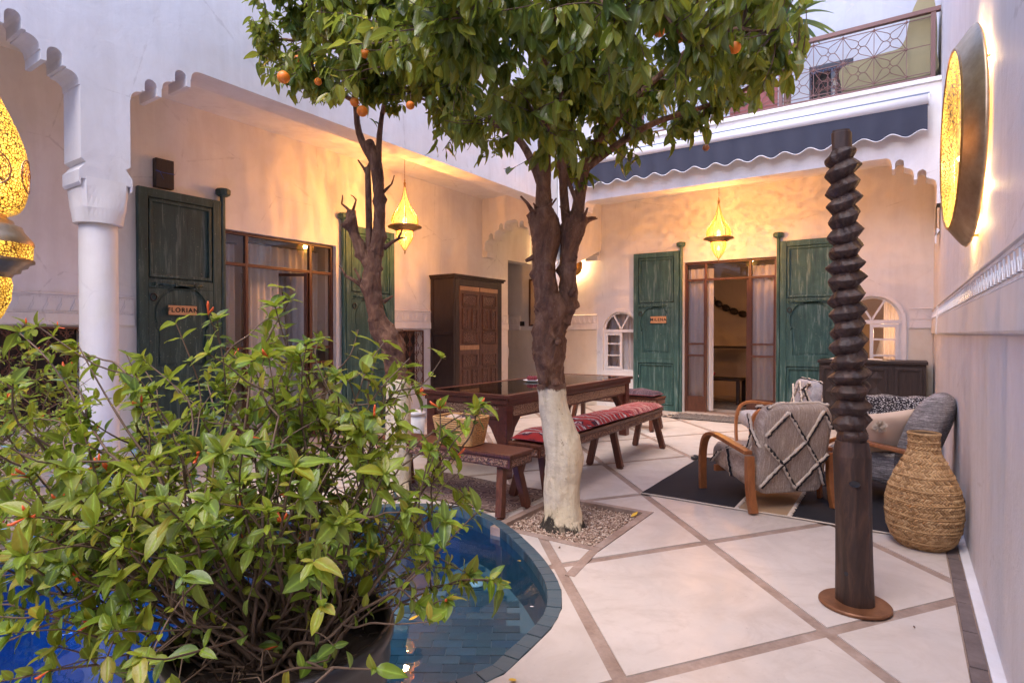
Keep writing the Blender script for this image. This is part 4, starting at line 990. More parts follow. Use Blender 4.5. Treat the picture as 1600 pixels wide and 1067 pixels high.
# ------------------------------------------------------------------ balcony railing
rl = thing('balcony_railing', 'red-brown iron balcony railing with leaf-shaped loops above the awning', 'railing', (-1, YF+.06, 4.15)); y = YF+.06
RX0 = -3.2
obj('handrail', MB().box(RX0, .317, y-.03, y+.03, 4.90, 4.95), M['iron_red'], rl, world=True, bevel=.004)
obj('bottom_rail', MB().box(RX0, .27, y-.02, y+.02, 4.155, 4.20), M['iron_red'], rl, world=True, bevel=.003)
for x in (.25, -1.32, RX0+.03): obj('post', MB().box(x-.022, x+.022, y-.022, y+.022, 4.13, 4.899), M['iron_red'], rl, world=True)
pz = [4.24, 4.55, 4.86]; period = .317; cols = [.003-.317*k for k in range(-0, 10)]
obj('wire_rail', MB().bar((RX0,y,4.86),(.23,y,4.86),.008,.008), M['iron_red'], rl, world=True)
obj('wire_rail', MB().bar((RX0,y,4.55),(.23,y,4.55),.008,.008), M['iron_red'], rl, world=True); obj('wire_rail', MB().bar((RX0,y,4.24),(.23,y,4.24),.008,.008), M['iron_red'], rl, world=True)
for cx in cols:
    obj('baluster', MB().bar((cx,y,4.20),(cx,y,4.90),.007,.007), M['iron_red'], rl, world=True)
    for pz_ in pz: obj('rosette', MB().lathe([(.0,-.012),(.013,-.008),(.015,0),(.013,.008),(0,.012)], (0,0,0), 8), M['iron_red'], rl, loc=(cx+1, 0, pz_-4.15), rot=(PI/2,0,0))
    for row in (0, 1):
        z0, z1 = pz[row], pz[row+1]; x0, x1 = cx-period, cx; c = ((x0+x1)/2, (z0+z1)/2)
        m = MB()
        for nx_, nz_ in ((x0,z0),(x1,z0),(x1,z1),(x0,z1)):
            d = np.array([c[0]-nx_, c[1]-nz_]); L = np.linalg.norm(d); d /= L; q = np.array([-d[1], d[0]])
            pts = []
            for tt_, w_ in ((0,0),(.30,.021),(.60,.041),(.76,.046),(.88,.034),(.94,0),(.88,-.034),(.76,-.046),(.60,-.041),(.30,-.021),(0,0)):
                p = np.array([nx_,nz_])+d*L*tt_*.97+q*w_*1.0; pts.append((p[0], y, p[1]))
            sm = catmull([np.array(p) for p in pts], 3, False); m.tube([tuple(p) for p in sm], .0042, 5, caps=False)
        obj('leaf_loop', m, M['iron_red'], rl, world=True, smooth=True, fixn=False)
m = MB()
obj('side_panel', MB().box(-1.95, -1.36, y+.03, y+.045, 4.13, 4.52), M['terracotta_panel'], thing('screen_panel', 'dull red panel fixed behind the balcony railing at its left end', 'panel', (-1.6, y, 4.13)), world=True)
# terrace lounger
lg = thing('terrace_lounger', 'olive cushioned lounger with raised back behind the balcony railing', 'lounger', (-.2, 8.6, 4.0))
prof = [(-.46,.36),(-.45,.56),(-.05,.62),(.16,.66),(.24,.98),(.32,1.17),(.39,1.20),(.46,1.10),(.49,.8),(.49,.5),(.48,.28),(.1,.26),(-.40,.27)]
prof = [(x, z-.0) for x, z in prof]
m = MB(); ys = [-.35,-.33,.33,.35]; 
for a, sc in ((0,1),): 
    P0 = catmull([np.array(p) for p in prof], 4); 
m.plate([tuple(p) for p in P0], [], (0,.42,0), (1,0,0), (0,0,1), .84)
obj('cushion', m, M['olive_cloth'], lg, bevel=.03, smooth=True)
for x in (-.38,.42):
    for yy in (-.3,.3): obj('leg', MB().box(x-.02,x+.02,yy-.02,yy+.02,0,.219), M['white_metal'], lg)
for yy in (-.31,.31): obj('side_rail', MB().box(-.43,.46,yy-.02,yy+.02,.22,.258), M['white_metal'], lg)
# palm on the terrace
pm = thing('palm_plant', 'potted palm with long drooping leaves behind the balcony at the top', 'palm', (-1.42, 9.1, 4.0))
obj('trunk', MB().tube([(0,0,.3),(.03,0,1.0),(.0,.02,1.72)], [.05,.045,.04], 10, jit=.12), M['twig_bark'], pm)
obj('pot', MB().lathe([(.16,0),(.2,.28),(.22,.3),(.19,.3)], seg=20), M['terracotta_panel'], pm, smooth=True)
for k in range(44):
    az = k*2.4+random.random()*.4; el = random.uniform(-.1,1.1); L = random.uniform(.6,1.0); pts = []; w = []
    for i in range(9):
        t = i/8; r = L*t; zz = 1.75+math.sin(el)*r-(.55 if el < .6 else .35)*t*t*L; pts.append((math.cos(az)*r*math.cos(el), math.sin(az)*r*math.cos(el), zz)); w.append(.045*math.sin(PI*min(.98,t*.85+.12))+.002)
    s_ = Vector((-math.sin(az), math.cos(az), 0)); m = MB(); vs = []
    for p, ww in zip(pts, w): vs += [Vector(p)-s_*ww, Vector(p)+Vector((0,0,-ww*.5)), Vector(p)+s_*ww]
    m.add(vs, [(3*i+j, 3*i+j+1, 3*i+j+4, 3*i+j+3) for i in range(8) for j in range(2)])
    obj('frond', m, M['palm_leaf'], pm, fixn=False, smooth=True)
# ------------------------------------------------------------------ lanterns
def pt_light(name, parent, loc, e, col, size=.03, ripple=None):
    l = bpy.data.lights.new(name, 'POINT'); l.energy = e; l.color = col; l.shadow_soft_size = size
    if ripple:
        l.use_nodes = True; nt = l.node_tree; em = nt.nodes['Emission']; tc = nt.nodes.new('ShaderNodeTexCoord'); mp = nt.nodes.new('ShaderNodeMapping'); mp.inputs['Scale'].default_value = ripple[1]
        nz = nt.nodes.new('ShaderNodeTexNoise'); nz.inputs['Scale'].default_value = ripple[0]; nz.inputs['Detail'].default_value = 2; nz.inputs['Distortion'].default_value = ripple[3]
        cr = nt.nodes.new('ShaderNodeMapRange'); cr.inputs['From Min'].default_value = .35; cr.inputs['From Max'].default_value = .65; cr.inputs['To Min'].default_value = ripple[2]; cr.inputs['To Max'].default_value = 2-ripple[2]
        nt.links.new(tc.outputs['Normal'], mp.inputs[0]); nt.links.new(mp.outputs[0], nz.inputs[0]); nt.links.new(nz.outputs[0], cr.inputs[0]); nt.links.new(cr.outputs[0], em.inputs['Strength'])
    o = bpy.data.objects.new(name, l); COL.objects.link(o); o.parent = parent; o.location = loc; return o
def pendant(label, loc, zc, zbot, ripple, e):
    t = thing('pendant_lantern', label, 'lantern', (loc[0], loc[1], zbot))
    H = 1.0; s = (3.21-2.34)/.87
    P = lambda z: z-2.34
    up = [(.004,.87),(.010,.82),(.022,.74),(.042,.66),(.075,.58),(.120,.51),(.158,.45),(.170,.40),(.158,.35),(.135,.325)]
    lowr = [(.10,.265),(.108,.23),(.100,.18),(.072,.12),(.035,.06),(.012,.03)]
    obj('upper_glass', MB().lathe([(r, z) for r, z in up[::-1]], seg=24, capb=False, capt=False), M['amber_glass'], t, smooth=True, fixn=False)
    obj('lower_glass', MB().lathe([(r, z) for r, z in lowr[::-1]], seg=24, capb=False, capt=False), M['amber_glass'], t, smooth=True, fixn=False)
    obj('brass_rim', MB().lathe([(.10,.262),(.115,.268),(.12,.28),(.15,.288),(.155,.297),(.205,.308),(.212,.318),(.19,.335),(.14,.345),(.10,.345)], seg=32, capb=False, capt=False), M['brass'], t, smooth=True)
    for k in range(6):
        a = 2*PI*k/6+.3; obj('rib', MB().tube([(r*1.01*math.cos(a), r*1.01*math.sin(a), z) for r, z in up], .0042, 5).tube([(r*1.01*math.cos(a), r*1.01*math.sin(a), z) for r, z in lowr], .0036, 5), M['curl_bronze'], t, smooth=True)
    obj('finial', MB().lathe([(0,-.03),(.006,-.01),(.012,0),(.007,.012),(.016,.03)], seg=12).lathe([(.010,.80),(.016,.86),(.006,.88),(.010,.89),(.003,.92)], seg=12), M['brass'], t, smooth=True)
    m = MB(); zz = .92; k = 0
    while zz < zc-zbot-.01:
        r_ = .0055; a = (k % 2)*PI/2; m.tube([(math.cos(a)*r_*math.cos(q), math.sin(a)*r_*math.cos(q), zz+.011+math.sin(q)*.013) for q in np.linspace(0, 2*PI, 9)], .0016, 4, caps=False); zz += .021; k += 1
    m.box(-.0007,.0007,-.0007,.0007,.9,zc-zbot); obj('chain', m, M['curl_bronze'], t, fixn=False)
    obj('ceiling_hook', MB().lathe([(.03,0),(.03,.008),(.008,.02)], (0,0,zc-zbot-.021), 12), M['curl_bronze'], t)
    obj('bulb', MB().lathe([(0,.36),(.028,.385),(.028,.42),(.0,.45)], seg=12), M['bulb'], t, smooth=True); obj('bulb', MB().lathe([(0,.14),(.022,.16),(.022,.19),(.0,.22)], seg=12), M['bulb'], t, smooth=True)
    pt_light('lantern_light', t, (0,0,.48), e, (1,.64,.41), .03, ripple); pt_light('lantern_light', t, (.0,0,.24), e*.5, (1,.64,.41), .03, ripple)
    return t
pendant('amber glass pendant lantern hanging in the left gallery beside the pruned tree', (-5.15, 5.235), ZC, 2.31, (11, (1,1,.16), .45, 1.0), 56)
pendant('amber glass pendant lantern hanging in front of the open back door', (-2.215, 8.58), ZC, 2.352, (26, (1,1,1), .15, .4), 56)
# large pierced brass lantern, near left
bg_ = thing('pierced_lantern', 'large pierced brass lantern with onion body glowing at the left edge', 'lantern', (-2.905, .683, 1.37))
up = [(.09,.385),(.128,.405),(.150,.46),(.157,.55),(.147,.64),(.118,.73),(.080,.82),(.048,.90),(.026,1.0),(.016,1.08)]
obj('onion_body', MB().lathe([tuple(q) for q in catmull([np.array(q) for q in up], 4, False)], seg=64, capb=False, capt=False), M['pierced_brass'], bg_, smooth=True, fixn=False)
obj('gallery_band', MB().lathe([(.166,.215),(.168,.272)], seg=56, capb=False, capt=False), M['pierced_brass'], bg_, smooth=True, fixn=False)
obj('rim', MB().lathe([(.088,.388),(.09,.372),(.108,.365),(.112,.350),(.135,.342),(.140,.325),(.160,.30),(.170,.285),(.171,.272)], seg=56, capb=False, capt=False).lathe([(.171,.216),(.172,.205),(.155,.198),(.150,.186),(.132,.180),(.128,.166),(.108,.160),(.100,.145)], seg=56, capb=False, capt=False), M['aged_brass'], bg_, smooth=True)
obj('lower_bowl', MB().lathe([(.098,.15),(.104,.12),(.098,.06),(.074,.0),(.036,-.05),(.012,-.08)][::-1], seg=48, capb=False, capt=False), M['pierced_brass'], bg_, smooth=True, fixn=False)
for k in range(6):
    a = 2*PI*k/6+.05; c = Vector((math.cos(a)*.158, math.sin(a)*.158, .54)); tdir = Vector((-math.sin(a), math.cos(a), 0)); up_ = Vector((0,0,1)); rad_ = Vector((math.cos(a), math.sin(a), 0))
    def on(q, s): 
        x, z = s*math.cos(q), s*1.05*math.sin(q); r_ = float(np.interp(.54+z, [u[1] for u in up], [u[0] for u in up]))+.002; an = a+x/r_; return (r_*math.cos(an), r_*math.sin(an), .54+z)
    for s, w_ in ((.060,.0032),(.052,.0016),(.034,.0014),(.014,.0024)): obj('medallion_ring', MB().tube([on(q, s) for q in np.linspace(0, 2*PI, 29)], w_, 5, caps=False), M['curl_bronze'], bg_, smooth=True)
obj('chain', MB().tube([(0,0,1.06),(0,0,3.0)], .006, 6), M['brass'], bg_)
obj('bulb', MB().lathe([(0,.5),(.035,.54),(.035,.58),(0,.62)], seg=12), M['bulb'], bg_, smooth=True)
pt_light('lantern_light', bg_, (0,0,.68), 5, (1,.64,.41), .03)
ha = thing('hanging_arm', 'iron arm over the pool edge carrying the large lantern', 'bracket', (-2.905, .683, 4.37)); obj('arm', MB().bar((0,0,0),(-1.66,0,0),.03,.03), M['iron_black'], ha)
# large disc sconce on the right wall
SC = Vector((XR, 4.0, 2.35))
ds = thing('disc_sconce', 'big round brass wall lamp with pierced glowing face on the right wall', 'wall lamp', tuple(SC))
# axis -x. profile (radius, offset from the wall towards the courtyard)
obj('body', MB().lathe([(.565,-.048),(.575,-.056),(.568,-.066),(.545,-.085),(.48,-.132),(.470,-.136)], (0,0,0), 72, 'x', False, False), M['aged_brass'], ds, smooth=True, fixn=False)
obj('face', MB().lathe([(.465,-.136),(.35,-.128),(.2,-.118),(.0,-.112)], (0,0,0), 64, 'x', False, False), M['pierced_face'], ds, smooth=True, fixn=False)
obj('face_rim', MB().lathe([(.458,-.133),(.462,-.141),(.474,-.141),(.478,-.133)], (0,0,0), 64, 'x', False, False), M['brass'], ds, smooth=True)
m = MB()
for a in (.5, 2.6, 4.7): m.bar((-.001, .52*math.cos(a), .52*math.sin(a)), (-.06, .52*math.cos(a), .52*math.sin(a)), .012, .012)
obj('spacer', m, M['brass'], ds)
ds.rotation_euler = (0,0,math.radians(2.7)); ds.location.x = XR+.010
for a in (0.0, 1.57, 2.5, 3.9, 5.2):
    yb, zb = .40*math.cos(a), .40*math.sin(a); obj('bulb', MB().lathe([(0,-.02),(.02,0),(0,.02)], (-.05, yb, zb), 10), M['bulb'], ds, smooth=True); pt_light('sconce_light', ds, (-.052, yb*1.18, zb*1.18), 2.2, (1,.62,.28), .02)
# small ring sconce on the back wall
rs = thing('ring_sconce', 'small round wall lamp glowing on the back wall right of the whitewashed tree', 'wall lamp', (-5.08, YB, 2.55))
obj('ring', MB().tube([(.17*math.cos(q), -.05, .17*math.sin(q)) for q in np.linspace(0, 2*PI, 33)], .016, 8, caps=False), M['aged_brass'], rs, smooth=True)
obj('dish', MB().lathe([(0,-.01),(.15,-.01),(.165,-.03)], seg=32, capb=False, capt=False), M['brass'], rs, smooth=True, rot=(PI/2,0,0), loc=(0,-.06,0), fixn=False)
obj('spacer', MB().box(-.01,.01,-.06,-.001,-.01,.01), M['brass'], rs)
for a in (0, 2.1, 4.2): pt_light('sconce_light', rs, (.12*math.cos(a), -.03, .12*math.sin(a)), 6, (1,.62,.28), .02)
obj('bulb', MB().lathe([(0,0),(.02,.02),(0,.04)], seg=10), M['bulb'], rs, loc=(0,-.05,0))
# outlet and small wall fittings
ou = thing('wall_outlet', 'grey weatherproof socket low on the right wall beside the woven vase', 'socket', (XR-.001, 4.62, .20))
obj('box', MB().box(-.035,0,-.05,.05,-.05,.06), M['black_plastic'], ou, bevel=.005); obj('flap', MB().box(-.045,-.036,-.04,.04,-.04,.045), M['lilac_wall'], ou, bevel=.003)
# ------------------------------------------------------------------ dining table and benches
tb = thing('dining_table', 'long low dark red wooden table with glass top and carved apron', 'table', (-3.40, 5.63, 0))
TX, TY, TZ = .51, 1.43, .755
m = MB().plate(rect(-TX,TX,-TY,TY), [rect(-TX+.075,TX-.075,-TY+.075,TY-.075)], (0,0,TZ-.035), (1,0,0), (0,1,0), .035)
obj('top_frame', m, M['table_wood'], tb, bevel=.006)
obj('top_board', MB().box(-TX+.076,TX-.076,-TY+.076,TY-.076,TZ-.034,TZ-.014), M['table_wood'], tb)
obj('glass_top', MB().box(-TX+.078,TX-.078,-TY+.078,TY-.078,TZ-.010,TZ-.003), M['table_glass'], tb)
m = MB().box(-TX+.02,TX-.02,-TY+.02,-TY+.05,TZ-.09,TZ-.0355).box(-TX+.02,TX-.02,TY-.05,TY-.02,TZ-.09,TZ-.0355).box(-TX+.02,-TX+.05,-TY+.051,TY-.051,TZ-.09,TZ-.0355).box(TX-.05,TX-.02,-TY+.051,TY-.051,TZ-.09,TZ-.0355)
obj('under_moulding', m, M['table_wood'], tb, bevel=.008)
for (a,b,c,d) in ((-TX+.14,TX-.14,-TY+.045,-TY+.07),(-TX+.14,TX-.14,TY-.07,TY-.045),(-TX+.045,-TX+.07,-TY+.14,TY-.14),(TX-.07,TX-.045,-TY+.14,TY-.14)):
    ap = obj('apron', MB().box(a,b,c,d,TZ-.22,TZ-.091), M['table_wood'], tb, bevel=.003)
    if b-a > d-c: obj('carved_band', MB().box(a+.02,b-.02,c-.004,d+.004,TZ-.20,TZ-.11), M['inlay_apron'], ap)
    else: obj('carved_band', MB().box(a-.004,b+.004,c+.02,d-.02,TZ-.20,TZ-.11), M['inlay_apron'], ap)
for sx in (-1,1):
    for sy in (-1,1):
        x, y = sx*(TX-.085), sy*(TY-.085)
        obj('leg', MB().box(x-.05,x+.05,y-.05,y+.05,0,TZ-.09), M['table_wood'], tb, bevel=.006)
        m = MB()      # curved bracket along the long side
        P = [(0,.53),(0,.22),(-.025,.30),(-.10,.44),(-.19,.53)]; P = [(sy*p, z) for p, z in P]
        m.plate(P, [], (x-.014, y-sy*.05, 0), (0,1,0), (0,0,1), .028*1)
        obj('bracket', m, M['table_wood'], tb, bevel=.003)
        m = MB(); P = [(-sx*p, z) for p, z in [(0,.53),(0,.22),(.025,.30),(.10,.44),(.19,.53)]]
        m.plate(P, [], (x-sx*.05, y+.014, 0), (1,0,0), (0,0,1), .028)
        obj('bracket', m, M['table_wood'], tb, bevel=.003)
pt = thing('plate', 'small white plate with dark red fruit on the glass table behind the trunk', 'plate', (-3.53, 5.62, TZ-.002))
obj('dish', MB().lathe([(0,.004),(.06,.004),(.095,.018),(.10,.02),(.095,.022),(.06,.010),(0,.010)], seg=28), M['white_metal'], pt, smooth=True)
def blob(r, seg=10, sq=(1,1,1), c=(0,0,0), jit=.06):
    m = MB(); prof = [(r*math.sin(PI*i/8)*(1), -r*math.cos(PI*i/8)) for i in range(9)]; m.lathe(prof, (0,0,0), seg); m.v = [(x*sq[0]*(1+random.uniform(-jit,jit))+c[0], y*sq[1]*(1+random.uniform(-jit,jit))+c[1], z*sq[2]+c[2]) for x, y, z in m.v]; return m
for i, (x, y) in enumerate(((-.03,0),(.03,.025),(.02,-.035))):
    f = thing('fruit', ('dark red fruit on the plate, nearest the camera','dark red fruit on the plate, far side','dark red fruit on the plate, right side')[i], 'fruit', (-3.53+x, 5.62+y, TZ+.036))
    obj('flesh', blob(.03), M['maroon_cloth'], f, smooth=True); obj('stem', MB().tube([(0,0,.028),(.003,0,.042)], .002, 5), M['twig_bark'], f)
def bench(label, loc, rz, L, legs, w=.30, h=.455, face='inlay_dark'):
    t = thing('bench', label, 'bench', loc, rz)
    obj('seat', MB().box(-L/2, L/2, -w/2, w/2, h-.028, h), M['red_wood'], t, bevel=.008)
    m = MB().plate(rect(-L/2+.01,L/2-.01,-w/2+.01,w/2-.01), [rect(-L/2+.04,L/2-.04,-w/2+.04,w/2-.04)], (0,0,h-.098), (1,0,0), (0,1,0), .0695)
    ap = obj('apron', m, M['red_wood'], t, bevel=.004)
    obj('carved_band', MB().box(-L/2+.03,L/2-.03,-w/2+.005,-w/2+.0099,h-.088,h-.040).box(-L/2+.03,L/2-.03,w/2-.0099,w/2-.005,h-.088,h-.040).box(L/2-.0099,L/2-.005,-w/2+.03,w/2-.03,h-.088,h-.040).box(-L/2+.005,-L/2+.0099,-w/2+.03,w/2-.03,h-.088,h-.040), M[face], ap)
    # studs along the band
    m = MB(); n = int(L/.055)
    for k in range(n):
        x = -L/2+.05+k*(L-.1)/(n-1)
        for s_ in (-1,1): m.add([(x-.012,s_*(w/2-.004),h-.064),(x,s_*(w/2-.004),h-.082),(x+.012,s_*(w/2-.004),h-.064),(x,s_*(w/2-.004),h-.046),(x,s_*(w/2+.003),h-.064)], [(0,1,4),(1,2,4),(2,3,4),(3,0,4)])
    o = obj('inlay_studs', m, M['inlay_apron'], ap, fixn=False); o['kind'] = 'stuff'
    for x in legs:
        for s_ in (-1,1):
            out = .075 if x > 0 else -.075
            if abs(x) < .3: out = 0
            obj('leg', MB().bar((x, s_*(w/2-.075), h-.06), (x+out*.6, s_*(w/2+.015), .012), .062, .052, (1,0,0)).bar((x+out*.6, s_*(w/2+.015), .012),(x+out*.61, s_*(w/2+.016), 0), .05,.044,(1,0,0)), M['red_wood'], t, bevel=.007)
    return t
bench('short carved wooden bench with the straw basket, in front of the table', (-2.93, 3.475, 0), 0, 1.34, (-.55, .55), .31)
bench('long carved wooden bench with red woven cushions along the right side of the table', (-2.42, 5.10, 0), PI/2, 2.72, (-1.22, .10, 1.24), .30)
bench('dark bench with dark patterned cushion at the far end of the table', (-3.35, 7.55, 0), 0, 1.35, (-.55, .55), .32)
def cushion(label, loc, rz, L, w, th, mat, nu=26, nv=10, lump=.012, seedv=0):
    t = thing('seat_cushion', label, 'cushion', loc, rz); rnd = random.Random(seedv)
    ph = [rnd.random()*6 for _ in range(4)]
    def top(u, v):
        x = (u-.5)*L; y = (v-.5)*w; e = (1-abs(2*u-1)**6)*(1-abs(2*v-1)**4); x *= 1+.02*math.sin(v*6+ph[0]); y *= 1+.04*math.sin(u*9+ph[1])
        return (x, y, th*(.28+.72*e**.5)+lump*math.sin(u*11+ph[2])*math.cos(v*5+ph[3])*e)
    def bot(u, v): x, y, z = top(u, v); e = (1-abs(2*u-1)**6)*(1-abs(2*v-1)**4); return (x, y, th*.28-th*.27*e**.3)
    m = MB().grid(top, nu, nv); g2 = MB().grid(bot, nu, nv); g2.f = [f[::-1] for f in g2.f]; m.add(g2.v, g2.f)
    obj('pad', m, M[mat], t, smooth=True, fixn=False)
    edge = [top(i/30, 0) for i in range(31)]+[top(1, i/10) for i in range(1,11)]+[top(1-i/30, 1) for i in range(1,31)]+[top(0, 1-i/10) for i in range(1,11)]
    obj('seam', MB().tube(edge, .004, 5, caps=False), M['maroon_cloth'], t, smooth=True)
    return t
zc = .456
cushion('red kilim cushion at the near end of the long bench, partly behind the trunk', (-2.42, 4.18, zc), PI/2+.02, .80, .33, .075, 'kilim_pattern', seedv=1)
cushion('middle patterned red and white kilim cushion on the long bench', (-2.42, 5.03, zc+.004), PI/2-.02, .88, .33, .08, 'kilim_pattern', seedv=2)
cushion('bright red striped cushion at the far end of the long bench', (-2.41, 5.93, zc), PI/2+.01, .92, .34, .08, 'kilim_red', seedv=3)
cushion('dark patterned cushion on the far bench, left half', (-3.66, 7.55, zc), .02, .62, .33, .08, 'kilim_dark', seedv=4)
cushion('dark patterned cushion on the far bench, right half', (-3.02, 7.53, zc), -.03, .62, .33, .09, 'kilim_dark', seedv=5)
# basket
bk = thing('straw_basket', 'rectangular woven straw basket standing on the short bench', 'basket', (-2.82, 3.47, .456), math.radians(3))
def rr(u, a, b, n=44):
    """rounded rectangle point, u in 0..1"""
    t = u*2*PI; c, s_ = math.cos(t), math.sin(t); e = .28; return (a*math.copysign(abs(c)**e, c), b*math.copysign(abs(s_)**e, s_))
rows = 13
for k in range(rows):
    z = .010+k*.0165; f = k/(rows-1); a, b = .155+.035*f, .105+.028*f
    P = [rr(i/64, a, b) for i in range(65)]
    obj('coil', MB().tube([(x, y, z) for x, y in P], .0074, 6, caps=False), M['basket_straw'], bk, smooth=True)
m = MB()
for k in range(rows-1):
    z = .018+k*.0165; f = k/(rows-1); a, b = .157+.035*f, .107+.028*f
    for i in range(84):
        x, y = rr((i+.5*(k%2))/84, a, b); d = math.hypot(x, y); m.box(x-.0045, x+.0045, y-.0045, y+.0045, z-.008, z+.008)
o = obj('stitches', m, M['basket_straw'], bk, fixn=False); o['kind'] = 'stuff'
obj('shade_backing', MB().lathe([(.0,.01),(.1,.01),(.115,.15)], seg=20), M['straw_shadow'], bk)  # dark backing, its colour stands for shade in the gaps between coils
bc = thing('basket_cloths', 'crumpled greyish cloths heaped in the straw basket', 'cloth', (-2.82, 3.47, .60))
for i in range(7): obj('fold', blob(.055, 9, (1.3,.9,.55), (random.uniform(-.09,.09), random.uniform(-.05,.05), random.uniform(.03,.07)), .2), M[random.choice(['mat_shag','cream_cloth','kilim_dark'])], bc, smooth=True)
# patterned rug below the short bench
rg = thing('patterned_rug', 'worn oriental rug under the short bench beside the pool edge', 'rug', (-3.0, 3.74, 0))
def rugtop(u, v):
    x = -.72+1.36*u; y = -.33+.70*v; return (x+.01*math.sin(v*9), y+.012*math.sin(u*7), .009+.004*math.sin(u*13)*math.sin(v*6))
m = MB().grid(rugtop, 40, 16); g2 = MB().grid(lambda u, v: (rugtop(u,v)[0], rugtop(u,v)[1], .001), 40, 16); m.add(g2.v, [f[::-1] for f in g2.f]); 
obj('pile', m, M['oriental_rug'], rg, fixn=False, smooth=True)
m = MB()
for k in range(60):
    y = -.33+.70*k/59; m.tube([(.64,y,.008),(.66+random.random()*.012,y+random.uniform(-.006,.006),.004)], .002, 4)
obj('fringe', m, M['cream_yarn'], rg)
wb = thing('white_bin', 'white plastic bin standing behind the shrub left of the table', 'bin', (-4.42, 4.62, 0))
obj('body', MB().lathe([(.10,0),(.125,.42),(.0,.42)], seg=28), M['white_paint'], wb, smooth=True); obj('lid', MB().lathe([(.132,.421),(.135,.45),(.05,.475),(0,.475)], seg=28), M['white_paint'], wb, smooth=True)
# ------------------------------------------------------------------ lounge rug, mat
br = thing('black_rug', 'flat woven black rug with tan stripe under the armchairs', 'rug', (-.8, 5.3, 0))
X0, X1, Y0, Y1 = -1.76, .17, 4.47, 6.15
def strip(x0, x1, nm, mat, z):
    def f(u, v): 
        x = x0+(x1-x0)*u; y = Y0+(Y1-Y0)*v; return (x+.8, y-5.3+.006*math.sin(x*7), z+.0015*math.sin(x*19)*math.sin(y*11))
    m = MB().grid(f, 14, 14); g2 = MB().grid(lambda u, v: (f(u,v)[0], f(u,v)[1], .001), 14, 14); m.add(g2.v, [q[::-1] for q in g2.f])
    m.add([f(0,0), f(1,0), (f(1,0)[0],f(1,0)[1],.001), (f(0,0)[0],f(0,0)[1],.001)], [(3,2,1,0)])
    obj(nm, m, M[mat], br, fixn=False)
strip(X0, -1.03, 'black_field', 'black_rug', .010); strip(-1.03, -.675, 'tan_stripe', 'tan_rug', .0105); strip(-.675, X1, 'black_field', 'black_rug', .010)
obj('selvedge', MB().tube([(X0+.8+(X1-X0)*k/30, Y0-5.3+.006*math.sin((X0+(X1-X0)*k/30)*7)-.003, .009) for k in range(31)], .006, 5), M['cream_yarn'], br, smooth=True)
m = MB()
for x in (-1.03, -.675):
    for k in range(90):
        y = Y0+(Y1-Y0)*k/89; a = random.uniform(-.8,.8); m.tube([(x+.8,y-5.3,.012),(x+.8+.018*math.cos(a),y-5.3+.012*math.sin(a),.016),(x+.8+.03*math.cos(a),y-5.3+.02*math.sin(a),.011)], [.004,.005,.003], 4)
obj('tufted_line', m, M['cream_yarn'], br, fixn=False)
m = MB()
for k in range(7): m.add(blob(.018, 7, (1.4,1,.6), (X0+.8-.03+random.uniform(-.02,.02), Y1-5.3-.02-k*.025, .016)).v, blob(.018, 7).f)
obj('tassel', m, M['black_yarn'], br)
m = MB()
for k in range(5): q = blob(.012, 7, (1.4,1,.6), (X0+.8-.05+random.uniform(-.02,.02), Y1-5.3-.03-k*.03, .016)); m.add(q.v, q.f)
obj('tassel', m, M['cream_yarn'], br)
mt = thing('door_mat', 'shaggy grey mat on the floor in front of the open back door', 'mat', (-2.38, 9.07, 0))
def mf(u, v): x = -.62+1.24*u; y = -.30+.60*v; return (x+.012*math.sin(v*20), y+.01*math.sin(u*30), .014+.006*math.sin(u*90)*math.sin(v*50))
m = MB().grid(mf, 90, 40); g2 = MB().grid(lambda u, v: (mf(u,v)[0], mf(u,v)[1], .001), 90, 40); m.add(g2.v, [q[::-1] for q in g2.f])
obj('pile', m, M['mat_shag'], mt, fixn=False)
for sx in (-1, 1):
    for nm, mat in (('tassel','black_yarn'),('tassel','cream_yarn')):
        m = MB()
        for k in range(7):
            y = random.uniform(-.28,.28); m.tube([(sx*.62,y,.014),(sx*(.66+random.random()*.06),y+random.uniform(-.03,.03),.012),(sx*(.70+random.random()*.07),y+random.uniform(-.04,.04),.008)], [.006,.011,.005], 5)
        obj(nm, m, M[mat], mt, smooth=True)
# ------------------------------------------------------------------ armchairs
def sweep(path, w, th, x0):
    """flat bentwood strip: path of (y,z), width w across x centred on x0"""
    m = MB(); n = len(path); vs = []
    for i, (y, z) in enumerate(path):
        a = np.array(path[max(i-1,0)]); b = np.array(path[min(i+1,n-1)]); t = (b-a)/np.linalg.norm(b-a); q = np.array([-t[1], t[0]])*th/2
        for sx, s_ in ((-1,-1),(1,-1),(1,1),(-1,1)): vs.append((x0+sx*w/2, y+q[0]*s_, z+q[1]*s_))
    fs = [(4*i+k, 4*i+(k+1)%4, 4*i+4+(k+1)%4, 4*i+4+k) for i in range(n-1) for k in range(4)]+[(3,2,1,0), (4*n-4,4*n-3,4*n-2,4*n-1)]
    return m.add(vs, fs)
def puffy(P, x0, x1, r, nx=10):
    """upholstered body: closed (y,z) outline swept from x0 to x1 with rounded ends"""
    C = np.mean(P, axis=0); m = MB(); n = len(P); vs = []
    for i in range(nx+1):
        t = i/nx; x = x0+(x1-x0)*t; e = min(t, 1-t)*(x1-x0); k = 1-(1-min(1, e/r))**2*.16 if e < r else 1
        if i in (0, nx): k = .80
        for p in P: q = C+(np.array(p)-C)*k; vs.append((x, q[0], q[1]))
    fs = [(i*n+k, i*n+(k+1)%n, (i+1)*n+(k+1)%n, (i+1)*n+k) for i in range(nx) for k in range(n)]+[tuple(range(n-1,-1,-1)), tuple(nx*n+k for k in range(n))]
    return m.add(vs, fs)
